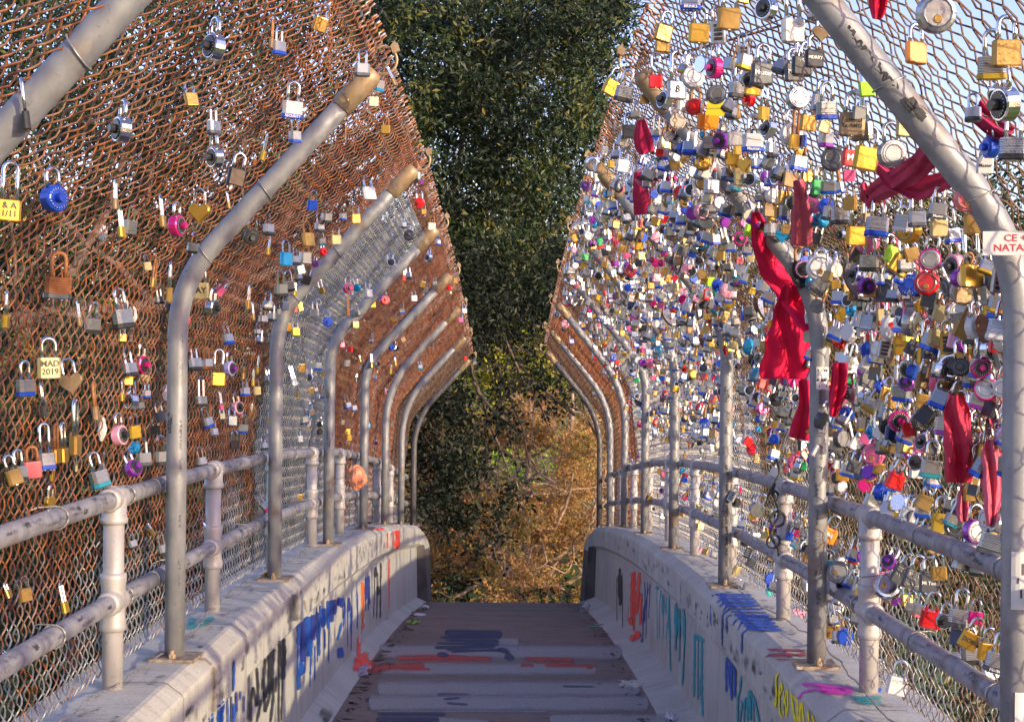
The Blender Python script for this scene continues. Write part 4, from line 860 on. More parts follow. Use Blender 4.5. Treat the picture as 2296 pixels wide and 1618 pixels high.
# ------------------------------------------------------------------ padlocks
LC = {  # body colours: rgb, rgb2, roughness, metallic, coat, word
 'steel': ((.50, .51, .54), (.38, .39, .43), .30, .85, 0, 'steel'), 'chrome': ((.72, .72, .76), None, .14, 1.0, 0, 'chrome'),
 'silver': ((.46, .47, .50), (.36, .36, .40), .3, .8, 0, 'silver'), 'brass': ((.50, .31, .10), (.40, .24, .07), .34, .75, 0, 'brass'),
 'dkbrass': ((.36, .25, .14), (.24, .16, .09), .5, .5, 0, 'tarnished brass'), 'ltbrass': ((.52, .43, .22), (.44, .36, .18), .45, .4, 0, 'pale brass'),
 'gold': ((.62, .36, .06), None, .30, .8, 0, 'gold'), 'yellow': ((.52, .35, .04), (.44, .28, .04), .42, .5, 0, 'yellow'), 'rust': ((.22, .07, .025), (.36, .15, .06), .8, .1, 0, 'rusty'),
 'black': ((.022, .022, .026), None, .38, 0, .2, 'black'), 'dark': ((.07, .08, .10), (.10, .10, .12), .42, .2, .1, 'charcoal'), 'navy': ((.02, .04, .14), None, .35, 0, .3, 'navy'),
 'blue': ((.012, .07, .55), None, .28, .3, .4, 'blue'), 'cyan': ((.02, .30, .62), None, .25, .5, .4, 'bright blue'), 'teal': ((.03, .30, .42), None, .3, .4, .3, 'teal'), 'aqua': ((.05, .55, .50), None, .4, 0, .2, 'aqua'),
 'red': ((.62, .012, .018), None, .3, .1, .4, 'red'), 'pink': ((.82, .13, .32), None, .35, .1, .3, 'pink'), 'ltpink': ((.80, .36, .50), None, .4, .1, .2, 'light pink'), 'magenta': ((.62, .02, .22), None, .25, .4, .4, 'magenta'), 'coral': ((.75, .16, .18), None, .4, 0, .2, 'coral'),
 'purple': ((.25, .03, .42), None, .28, .4, .4, 'purple'), 'lilac': ((.38, .34, .72), None, .45, 0, .2, 'lilac'), 'lime': ((.36, .68, .03), None, .4, 0, .2, 'lime green'), 'green': ((.02, .38, .12), None, .4, 0, .3, 'green'),
 'orange': ((.85, .26, .03), None, .4, 0, .2, 'orange'), 'white': ((.62, .62, .66), None, .45, 0, .2, 'white'), 'cream': ((.70, .62, .50), None, .5, 0, .1, 'cream'), 'grey': ((.20, .21, .24), None, .45, .2, .1, 'grey'), 'brown': ((.11, .045, .025), (.17, .08, .05), .6, .1, 0, 'brown'),
}
def lm(c):
    a, b_, r, mt, ct, _ = LC[c]; return mat('lock_'+c, a, r, mt, b_, 45, coat=ct, bump=.05)
def lamm():
    if 'laminated_steel' in MATS: return MATS['laminated_steel']
    m, N, L, b = nodes('laminated_steel'); tc = N.new('ShaderNodeTexCoord'); sp = N.new('ShaderNodeSeparateXYZ'); L.new(tc.outputs['Object'], sp.inputs[0])
    s = N.new('ShaderNodeMath'); s.operation = 'SINE'; L.new(math_(N, L, 'MULTIPLY', sp.outputs[2], 2600.0), s.inputs[0])
    f = ramp(N, L, s.outputs[0], -.9, .2, 0, 1)
    c = mixc(N, L, f, (.16, .165, .19), (.52, .53, .57)); L.new(mixc(N, L, ramp(N, L, noise(N, L, tc.outputs['Object'], 60, 3), .5, .75, 0, .4), c, (.30, .32, .38)), b.inputs['Base Color'])
    b.inputs['Metallic'].default_value = .8; b.inputs['Roughness'].default_value = .3; return m
LAM = lamm()
SHK = mat('shackle_chrome', (.74, .74, .78), .14, 1.0); SHR = mat('shackle_rust', (.26, .09, .03), .7, .2, (.40, .19, .08), 60); SHB = mat('shackle_brassy', (.62, .48, .30), .25, .9)
def octo(w, d, c, z, k=1.0):
    w, d = w/2*k, d/2*k
    return [(-w+c, -d, z), (w-c, -d, z), (w, -d+c, z), (w, d-c, z), (w-c, d, z), (-w+c, d, z), (-w, d-c, z), (-w, -d+c, z)]
def shackle(w, h, r, base, n=9, sides=7):
    """inside top of the arch at the origin; legs go down to z=-base"""
    R = w/2; pts = [(-R, 0, -base-.004), (-R, 0, -(base+R)/2)]
    pts += [(-R*math.cos(a), 0, -R+R*math.sin(a)) for a in np.linspace(0, math.pi, n)]
    pts += [(R, 0, -(base+R)/2), (R, 0, -base-.004)]
    pts = [(x, y, z+r) for x, y, z in pts]
    return sweep(pts, r, sides, True)
def extr(outline, t, bev, z0=0):
    P = np.array(outline, float); c = P.mean(0); Q = c+(P-c)*(1-bev/max(.001, np.abs(P-c).max()))
    rings = [[(x, y, z) for x, z in K] for K, y in ((Q, -t/2), (P, -t/2+bev*.8), (P, t/2-bev*.8), (Q, t/2))]
    return loft(rings)
def circ(R, cz, n=20): return [(R*math.cos(a), cz+R*math.sin(a)) for a in np.arange(n)*2*math.pi/n]
def disc(R, cz, y0, y1, n=18, r2=None):
    a = np.arange(n)*2*math.pi/n
    rings = [[(q*math.cos(t), y, cz+q*math.sin(t)) for t in a] for q, y in ((R, y0), (R, (y0+y1)/2), (r2 or R*.9, y1))]
    return loft(rings)
def heart(s, cz, n=22):
    out = []
    for t in np.linspace(0, 2*math.pi, n, endpoint=False):
        out.append((s*16*math.sin(t)**3/17, cz+s*(13*math.cos(t)-5*math.cos(2*t)-2*math.cos(3*t)-math.cos(4*t))/17+s*.1))
    return out
TPL = {}
def template(kind, col, lng, lo=False):
    """parts of one padlock in metres, hanging from the inside top of its shackle; front faces -y"""
    key = (kind, col, lng, lo)
    if key in TPL: return TPL[key]
    P = []; sn = 5 if lo else 9; ss = 4 if lo else 7; cn = 10 if lo else 20
    if kind == 'l':
        sh = .037 if lng == 0 else .062; wd = .042; hb = .037
        P.append(('shackle', *shackle(.022, 0, .0036, sh, sn, ss), SHK))
        rings = []; nz = 2 if lo else 7
        for i in range(nz):
            z1 = -sh-(hb-.010)*i/nz; z2 = -sh-(hb-.010)*(i+1)/nz; rings += [octo(wd, .024, .006, z1-.0004), octo(wd, .024, .006, z2+.0004)]
            if not lo: rings += [octo(wd-.0016, .0225, .006, z2)]
        P.append(('body', *loft(rings), LAM))
        z = -sh-(hb-.010); bm_ = lm(col) if col != 'plain' else LAM
        P.append(('bumper', *loft([octo(wd+.003, .0265, .007, z-.0002), octo(wd+.003, .0265, .007, z-.008), octo(wd-.002, .022, .007, z-.010)]), bm_))
        if not lo:
            V = []; Fc = []
            for x in (-.014, -.007, .007, .014):
                v_, f_ = disc(.0022, 0, 0, 1, 6); v_ = [(x+a, b_*0-.007+c*0+.0*b_+(c), z-.010-.002*b_) for a, b_, c in v_]; Fc += [tuple(i+len(V) for i in q) for q in f_]; V += v_
            P.append(('rivets', V, Fc, SHK))
        tot = sh+hb; front = (0, -.0135, -sh-.013, .036)
    elif kind in 's':
        sh = .027 if lng == 0 else .055; wd = .036; hb = .033
        P.append(('shackle', *shackle(.021, 0, .0033, sh, sn, ss), SHK))
        P.append(('body', *loft([octo(wd, .013, .004, -sh, .93), octo(wd, .013, .004, -sh-.0015), octo(wd, .013, .004, -sh-hb+.0015), octo(wd, .013, .004, -sh-hb, .93)]), lm(col)))
        if not lo: P.append(('keyway', *[(q) for q in disc(.0055, 0, 0, 1, 8)], SHB)); P[-1] = ('keyway', [(a, c, -sh-hb-.0012*b_) for a, b_, c in P[-1][1]], P[-1][2], SHB)
        tot = sh+hb; front = (0, -.0072, -sh-.016, .032)
    elif kind == 'c':
        sh = .026; wd = .031; hb = .046
        P.append(('shackle', *shackle(.019, 0, .003, sh, sn, ss), SHK))
        P.append(('body', *loft([octo(wd, .013, .004, -sh, .93), octo(wd, .013, .004, -sh-.0015), octo(wd, .013, .004, -sh-hb+.0015), octo(wd, .013, .004, -sh-hb, .93)]), lm(col)))
        V = []; Fc = []; mb = MB()
        for i in range(4): mb.box((0, -.0078, -sh-.009-i*.009), (.017, .004, .0055))
        P.append(('number_wheels', mb.V, mb.F, lm('silver') if col in ('black', 'dark', 'red') else lm('black')))
        tot = sh+hb; front = (0, -.0078, -sh-.04, .03)
    elif kind in 'db':
        sh = .030 if lng == 0 else .05; R = .0245; cz = -sh-R+.004
        P.append(('shackle', *shackle(.026, 0, .0038, sh, sn, ss), SHK))
        a = np.arange(cn)*2*math.pi/cn; prof = ((R*.90, -.0115), (R, -.0095), (R, .0085), (R*.93, .0105)) if kind == 'd' else ((R*.93, -.0105), (R, -.0085), (R, .0095), (R*.9, .0115))
        rings = [[(q*math.cos(t), y, cz+q*math.sin(t)) for t in a] for q, y in prof]
        P.append(('body', *loft(rings), lm(col if kind == 'd' or col in ('chrome', 'silver', 'dark', 'white') else col)))
        if kind == 'd':
            fc = 'black' if col not in ('red', 'blue', 'teal', 'cyan', 'white') else (col if col != 'white' else 'black')
            kc = {'chrome': 'black', 'black': 'dark', 'pink': 'black', 'ltpink': 'black', 'purple': 'purple', 'lilac': 'purple', 'white': 'black'}.get(col, col)
            if col == 'ltpink' and lng == 0: kc = 'purple' if False else 'black'
            P.append(('dial_face', *disc(R*.80, cz, -.0118, -.0135, cn), lm(fc)))
            P.append(('dial_knob', *disc(.0085, cz, -.0136, -.0245, 10 if not lo else 7), lm(kc)))
            if not lo:
                mb = MB()
                for k in range(20):
                    t = k*math.pi/10; c_, s_ = math.cos(t), math.sin(t); r1, r2, w_ = R*.66, R*.76, .0006
                    mb.add([(r1*c_-w_*s_, -.0139, cz+r1*s_+w_*c_), (r1*c_+w_*s_, -.0139, cz+r1*s_-w_*c_), (r2*c_+w_*s_, -.0137, cz+r2*s_-w_*c_), (r2*c_-w_*s_, -.0137, cz+r2*s_+w_*c_)], [(0, 1, 2, 3)])
                P.append(('dial_marks', mb.V, mb.F, lm('white')))
        elif not lo:
            V1, F1 = sweep([(R*.62*math.cos(t), -.0112, cz+R*.62*math.sin(t)) for t in np.linspace(0, 2*math.pi, 16)], .0011, 4, False)
            P.append(('back_ring', V1, F1, lm('silver')))
            P.append(('back_plate', *disc(R*.86, cz, -.0102, -.0112, cn), lm('silver' if col not in ('dark', 'black', 'white', 'cream') else col)))
        tot = -(cz-R); front = (0, -.0145, cz, .03)
    elif kind == 'h':
        sh = .028; s = .022; cz = -sh-s*.62
        P.append(('shackle', *shackle(.02, 0, .0026, sh+.004, sn, ss), SHK)); P.append(('body', *extr(heart(s, cz), .011, .002), lm(col))); tot = -cz+s; front = (0, -.0066, cz, .02)
    elif kind == 'o':
        sh = .012; R = .033; cz = -sh-R+.004; P.append(('shackle', *shackle(.022, 0, .0045, sh+.006, sn, ss), SHK))
        a = np.arange(cn)*2*math.pi/cn; rings = [[(q*math.cos(t), y, cz+q*math.sin(t)) for t in a] for q, y in ((R*.72, -.013), (R*.9, -.0105), (R, -.004), (R, .004), (R*.9, .0105), (R*.72, .013))]
        P.append(('body', *loft(rings), lm(col))); P.append(('rim_ring', *sweep([(R*.70*math.cos(t), -.0135, cz+R*.70*math.sin(t)) for t in np.linspace(0, 2*math.pi, 14)], .0016, 4, False), lm('silver')))
        P.append(('lock_core', *disc(.007, cz-.010, -.0132, -.0155, 10), lm('brass'))); tot = -(cz-R); front = (0, -.015, cz, .03)
    elif kind == 'k':
        sh = .030; cz = -sh-.028
        ol = [(-.026, .022), (-.010, .026), (-.008, .018), (.008, .018), (.010, .026), (.026, .022), (.030, .008), (.028, -.008), (.020, -.026), (.009, -.040), (0, -.046), (-.009, -.040), (-.020, -.026), (-.028, -.008), (-.030, .008)]
        P.append(('shackle', *shackle(.030, 0, .004, sh+.004, sn, ss), SHR)); P.append(('body', *extr([(x, cz+z) for x, z in ol], .020, .002), lm('brown' if col in ('silver', 'white') else col)))
        if col in ('silver', 'white'): P.append(('face_plate', *extr([(x*.97, cz+z*.97) for x, z in ol], .0022, .0004), lm(col))); P[-1] = ('face_plate', [(x, y-.0112, z) for x, y, z in P[-1][1]], P[-1][2], lm(col))
        mb = MB(); mb.box((0, -.0134, cz-.012), (.008, .0022, .026)); P.append(('keyhole_cover', mb.V, mb.F, SHR if not col == 'black' else lm('dark')))
        V = []; Fc = []
        for x, z in ((-.022, 0), (.022, 0), (0, -.036), (-.020, .016), (.020, .016)):
            v_, f_ = disc(.0022, cz+z, -.012, -.014, 6); Fc += [tuple(i+len(V) for i in q) for q in f_]; V += [(a+x, b_, c) for a, b_, c in v_]
        P.append(('rivets', V, Fc, SHR)); tot = -(cz-.046); front = (0, -.0135, cz+.008, .03)
    elif kind == 'p':
        sh = .024; cz = -sh-.026; a = np.arange(cn)*2*math.pi/cn
        ol = [(.019*math.cos(t)*(1-.22*math.sin(t)), cz+.028*math.sin(t)) for t in a]; P.append(('shackle', *shackle(.020, 0, .0035, sh+.004, sn, ss), SHK))
        Q = np.array(ol); c = Q.mean(0); rings = [[(x, y, z) for x, z in c+(Q-c)*k] for k, y in ((.55, -.013), (.85, -.010), (1, -.003), (1, .004), (.85, .010), (.55, .013))]
        P.append(('body', *loft(rings), lm(col))); tot = -(cz-.028); front = (0, -.014, cz, .03)
    P = [(n_, np.array(V_, float), Fc_, m_) for n_, V_, Fc_, m_ in P]
    TPL[key] = (P, tot, front); return TPL[key]
TXT = {}
def textmesh(s):
    if s in TXT: return TXT[s]
    cu = bpy.data.curves.new('t', 'FONT'); cu.body = s; cu.size = 1; cu.align_x = 'CENTER'; cu.align_y = 'CENTER'; cu.resolution_u = 2; cu.offset = .02
    o = bpy.data.objects.new('t', cu); COL.objects.link(o); bpy.context.view_layer.update()
    me = o.to_mesh(); V = np.array([tuple(v.co) for v in me.vertices]); Fc = [tuple(p.vertices) for p in me.polygons]; o.to_mesh_clear()
    bpy.data.objects.remove(o); bpy.data.curves.remove(cu)
    TXT[s] = (V, Fc); return TXT[s]
# hand placed: x of the body, top of shackle, bottom of body, kind, colour [, options t tilt, y yaw, r rusty shackle, L long, w words]
A_ = """145,545,880,s,black,L,y85;1450,135,412,d,chrome,y-58;1835,140,330,s,dkbrass,y60,r;1880,190,370,l,blue,y30;2190,45,210,s,brass,t-14,y20;1265,560,720,s,brass,t8,y25,~;830,690,965,d,chrome,y-68;1435,725,905,l,dark,y35;1440,910,1130,d,chrome,y-60;1980,565,800,l,blue,y10,wSECURITY,W;1983,805,960,l,blue,y20;1800,905,1085,s,yellow,y60,L;1620,1045,1250,s,black,t-12,y20;75,1110,1495,s,gold,y5,L,w& A|1/11;350,1145,1425,d,blue,t8,y38;775,1215,1410,s,dkbrass,t6,y55,~;805,1400,1595,s,yellow,t8,y48;895,1390,1575,l,plain,y30;1080,1320,1530,s,brass,y58;1190,1370,1590,d,magenta,y60;1345,1280,1515,h,gold,y-25,L;1525,1290,1405,s,brass,y55;1700,1485,1650,d,black,y15;1800,1440,1585,l,black,y30;1308,1570,1705,l,black,y20;2110,1290,1415,s,blue,y30;2205,1370,1500,l,black,y20;2145,1440,1560,l,black,y20;2155,1560,1650,l,teal,t12,y10;2060,1495,1680,s,brass,y40,r;2260,1530,1650,s,ltbrass,y10,~;1720,1040,1100,s,rust,y50"""
D_ = """400,100,400,l,rust,r,y8;50,355,590,s,yellow,y62;520,415,580,s,dkbrass,t8,y55;635,430,630,l,black,y25;795,340,595,l,black,t12,y28;862,460,600,s,brass,y40;875,590,690,c,black,y35;825,590,680,s,brass,y20;1050,140,320,s,brass,y50,r;1065,320,430,l,black,t10,y30;978,105,205,s,ltbrass,t12,y40;1150,155,420,s,brass,y65,L,~;1180,345,515,k,navy,y-8;1110,430,620,h,red,y60,L;1345,200,410,s,ltbrass,y-10,wJAY;1437,335,515,d,chrome,y60;1522,270,365,s,pink,t-35,y25;1512,570,705,l,blue,t8,y25;1680,310,465,s,brass,y55;1697,420,540,s,brass,y58;1888,210,380,l,black,t8,y25;1935,215,345,l,black,t8;1925,10,175,s,cyan,y40;1982,55,170,l,black,y30;2060,5,160,l,silver,y20,r;2122,110,185,d,purple,y55;2165,20,110,d,red,y55;1820,-20,100,s,yellow,y55;1990,185,275,l,black,t14;1983,280,375,s,yellow,y45;1975,380,510,s,red,y25;1925,370,470,s,navy,y20;1805,355,475,l,black,y10;1832,430,545,l,black,y-20;1770,450,565,l,black,y20;1735,560,640,l,black,y20;1752,600,700,l,black,y-15;1788,640,740,s,gold,y45;1840,560,705,l,plain,y25;1868,425,500,l,plain,t12;1893,440,520,s,brass,y50;1983,545,655,s,yellow,y20;2140,400,485,s,navy,t6,y10;2195,480,585,d,blue,t8,y10;1298,715,880,l,black,y30,~;1390,730,870,l,rust,r,y20;1475,745,980,s,gold,L,y10;1540,760,910,d,lilac,t14,y55;1743,780,900,s,yellow,y58;1640,860,935,s,gold,y50,r;1708,870,980,s,yellow,y55;1725,940,1040,s,ltbrass,y40;1762,925,1020,s,dkbrass,t18,y30;1795,860,980,d,silver,y62;1352,925,1120,l,black,L,y30;1645,935,1050,l,blue,y20;1478,1020,1145,s,pink,y55;1490,1130,1205,s,black,y20;1582,1035,1170,d,ltpink,t14,y48;1368,1130,1255,l,blue,t24,y25;1415,1115,1240,s,brass,y50,r;1434,1220,1315,l,plain,y20,~;1562,1130,1280,s,navy,y20,w10396;1643,1180,1300,l,blue,y25;1700,1100,1175,s,gold,y50;1727,1145,1245,s,gold,y35;1712,1265,1370,d,ltpink,t28,y50;1578,1290,1405,s,black,y20,w O ;1768,1320,1412,l,black,y20;1340,1395,1525,l,black,t10,y25;325,675,930,s,ltbrass,y15,wMAD|2019;165,825,1050,l,blue,t5,y25;450,810,1055,h,dkbrass,t12,y-12,L;275,970,1195,s,black,y60,L;850,735,920,l,black,t8,y28;865,870,975,s,gold,y10;955,705,900,d,magenta,y58;995,860,970,s,ltbrass,t-14,y20,~;990,960,1060,l,blue,t-6,y15;825,950,1080,s,gold,t10,y50;895,960,1140,d,chrome,y-60;940,1040,1140,l,dark,t10,y20;625,965,1210,s,dkbrass,r,L,y60;1058,1100,1220,s,dark,t16,y30;1045,1200,1305,s,black,y-5,wMaster;508,1090,1445,s,brass,L,y55;515,1440,1550,s,ltbrass,y70;292,1245,1545,l,blue,L,y15,~;375,1245,1500,s,gold,r,L,y50;420,1240,1495,s,gold,L,y50;370,1500,1620,s,gold,r,y50;210,1400,1600,s,coral,r,t6,y15;115,1420,1625,l,black,y25;50,1460,1640,s,brass,t22,y35;790,1175,1380,d,ltpink,y58;898,1180,1330,s,yellow,t12,y35;915,1310,1440,d,cyan,y-50;960,1340,1520,l,dark,y25;845,1425,1590,d,purple,t24,y45;1080,1325,1515,l,black,y20;625,1440,1660,l,teal,t18,y20;700,1430,1540,s,silver,y70;1950,840,980,s,white,t16,y45,L;2030,735,890,s,brass,y20,L;2137,770,910,l,blue,y25;2078,860,960,d,chrome,y-15;2210,820,870,d,teal,y40;2090,960,1030,s,brass,y20;2122,960,1025,l,black,y20;2170,965,1065,l,blue,y30;2095,1090,1200,d,cyan,y50;2082,1110,1175,s,dkbrass,t20,y10;2035,1130,1275,l,navy,t14,y20;2075,1170,1270,d,cream,y-55;2150,1190,1260,d,chrome,y-20;2150,1240,1310,d,black,y10;2010,1270,1360,l,plain,y20;2268,620,710,s,pink,y30;2240,720,810,s,brass,y50;2178,870,920,s,gold,y40;1040,1040,1110,d,lilac,y-60"""
G_ = """340,40,220,h,gold,y62,t-5;865,350,460,l,black,t14,y20;985,290,370,s,gold,t35,y55;1070,360,500,l,black,t14,y25;1365,265,390,d,chrome,t30,y55;1715,105,225,l,magenta,t38,y30;155,650,810,s,brass,t8,y35;402,690,890,s,yellow,t6,y50;1678,585,655,s,gold,t18,y35;30,690,780,s,brass,t30,y45;15,1140,1200,s,brass,t40,y45"""
B_ = """145,345,515,l,dark,y5,~;262,465,615,l,cyan,y25;308,450,590,s,brass,t14,y50;218,600,712,s,cream,y0;300,800,905,s,gold,r,y0,~;30,850,945,s,dkbrass,r,y60;170,1195,1370,s,white,t4,y30;95,1390,1500,s,brass,t4,y15;495,1090,1240,l,black,r,y-10;525,1290,1400,d,red,y-10;555,1380,1440,s,brass,y10;415,1460,1535,l,black,y20;455,1510,1620,d,black,y5;610,1460,1550,s,cream,r,y10;655,1510,1600,l,blue,y30;12,1390,1480,l,blue,y25;540,1195,1235,s,purple,y40;
2200,90,280,s,brass,t-14,y20;2172,180,350,s,brass,y12,t-4;2115,365,590,s,red,y0,L;2130,590,700,s,brass,y12;2200,550,745,d,chrome,y-55;2258,360,680,s,silver,L,y20,w8;1812,450,600,c,silver,t-55,y20;1862,470,655,s,gold,t-22,y30,~;1937,480,685,l,black,t-12,y10;1985,690,800,l,black,y5;1937,770,930,s,black,y5,wChris +;2200,810,960,s,ltbrass,y0,w* *;2125,800,940,l,blue,y20;1900,900,990,d,chrome,y-40;1850,960,1070,l,black,y0,wMaster;2055,1010,1110,l,blue,t-22,y20;2150,980,1110,d,chrome,y-55;2230,960,1075,l,blue,t-26;2225,1060,1150,d,cyan,y-20;1908,1010,1170,s,white,t-8,y15;2035,1090,1200,o,cream,y-10;1740,1060,1140,o,chrome,t-50;1670,1130,1200,l,orange,y-20;1715,1140,1220,c,silver,y20;1725,1220,1305,o,silver,y5;1717,1300,1390,b,cream,y0;1690,1370,1445,l,black,y0,wMaster;2005,1190,1270,d,blue,y-50;2095,1270,1365,b,black,y5;2185,1240,1330,b,silver,y5;2262,1220,1360,s,brass,t4,~;1940,1180,1310,l,black,y10;2100,1150,1260,l,black,y10;2210,1340,1410,l,magenta,t-18;2095,1360,1440,d,magenta,y-50;1885,1310,1370,s,gold,y20;1890,1390,1480,d,chrome,t-16,y-60;1820,1400,1500,s,gold,r,y45;1780,1440,1515,l,dark,t20;1770,1500,1590,s,black,y10,~;1640,1430,1510,l,white,y5;1635,1510,1570,l,orange,y5;1970,1480,1590,l,black,y10;2035,1475,1555,d,black,y-10;2060,1540,1600,d,purple,y-40"""
C_ = """65,-150,75,l,blue,y0,wBRINKS;120,60,290,s,gold,y10;232,60,295,c,silver,y0;320,-60,200,s,brass,y10;408,-120,25,s,gold,y30;560,-100,140,d,chrome,y-42;740,-120,280,s,white,L,y25,~;890,0,135,l,dark,y10;940,110,300,h,dkbrass,y5;60,370,600,b,white,y12,~;220,310,530,d,magenta,y-58;228,500,700,b,dark,y8;30,540,745,s,white,y25;165,680,870,s,orange,y10;130,850,940,d,cyan,y-50;205,880,1050,c,black,y12;545,315,570,s,dark,y20,wMaster;490,450,640,s,gold,t-6,~;440,560,720,d,red,y-58;745,340,550,s,dark,y20,wMaster;805,285,510,s,black,y20,~;885,250,460,s,black,y20,wMDRRY;765,510,740,b,silver,y22,~;555,570,810,s,gold,L,y50;600,740,935,d,chrome,y-58;738,750,980,b,white,y22;770,740,1005,s,gold,r,L,y62;970,565,805,l,blue,y20,~;860,690,880,s,brass,y20;1225,480,655,s,lime,y15,~;1190,640,800,s,grey,t4,y25;1155,635,925,s,dkbrass,y0,wJ and O|Te AMO;1145,920,1120,s,red,y20,wMr;1570,180,435,s,orange,y30;1710,-80,225,o,silver,y15;1500,730,920,s,ltbrass,y20,~;1400,840,1125,b,silver,y20,~;1270,870,1260,s,gold,t-10,y20;1020,910,1155,b,dark,y0;480,785,1030,l,blue,y5,wMaster,W;350,810,980,s,silver,y12,~;600,930,1060,l,black,y10;305,970,1100,d,ltpink,y-58;400,1040,1245,s,ltbrass,r,y0,~;130,1050,1150,l,dark,y5,~;790,950,1075,s,brass,y25;590,1060,1120,l,blue;560,1100,1240,b,purple,y10;460,1110,1260,d,chrome,y-20;650,1045,1250,d,chrome,y-58;840,1060,1230,s,brass,y35,~;920,1130,1310,s,green,y20;985,1130,1305,l,blue,y10,~;1122,1080,1220,s,pink,y5,wMaster;2080,220,535,l,yellow,y10;2180,130,450,s,brass,y18,~;2020,500,740,d,chrome,t35,y-60;2150,460,820,d,chrome,y-58;1950,640,825,l,black,y5,~;2070,840,1065,d,blue,y-62;2040,980,1165,s,white,y10,wMaster;2230,780,1085,l,black,y5,~;2055,1235,1430,o,coral,y10;1735,1265,1470,l,dark,t-6,y12,wMaster;1722,1300,1590,s,ltbrass,L,y15,~;1955,1340,1575,s,brass,t4,y10;1570,1330,1530,l,dark,y12;1325,1340,1600,l,blue,y8,t-6,~;1180,1315,1650,s,gold,L,y20;1045,1230,1515,l,black,L,y12;920,1380,1490,s,silver,y15,~;1060,1500,1620,d,chrome,y-50;1255,1380,1500,s,dkbrass,y20,w2201;925,1520,1640,s,black,t-14;250,1280,1410,b,white,y18,~;178,1290,1440,l,black,y10;330,1300,1460,l,blue,t-14;290,1420,1530,b,purple,y25;95,1390,1520,d,silver,y20;200,1480,1570,o,dkbrass,y10;285,1530,1595,l,yellow,y10;112,1490,1600,b,cyan,y10;365,1320,1450,s,black,t-6;515,1260,1360,l,blue,y5,~;600,1240,1370,s,brass,y30,L;657,1240,1470,s,brass,L,y25;715,1280,1480,l,blue,y5;572,1330,1420,l,blue;705,1460,1575,s,brass,y5;170,1140,1250,l,black,y5,~;72,1160,1250,l,black,y5;20,1240,1350,s,brass,y10,~;8,1360,1440,s,red,y10"""
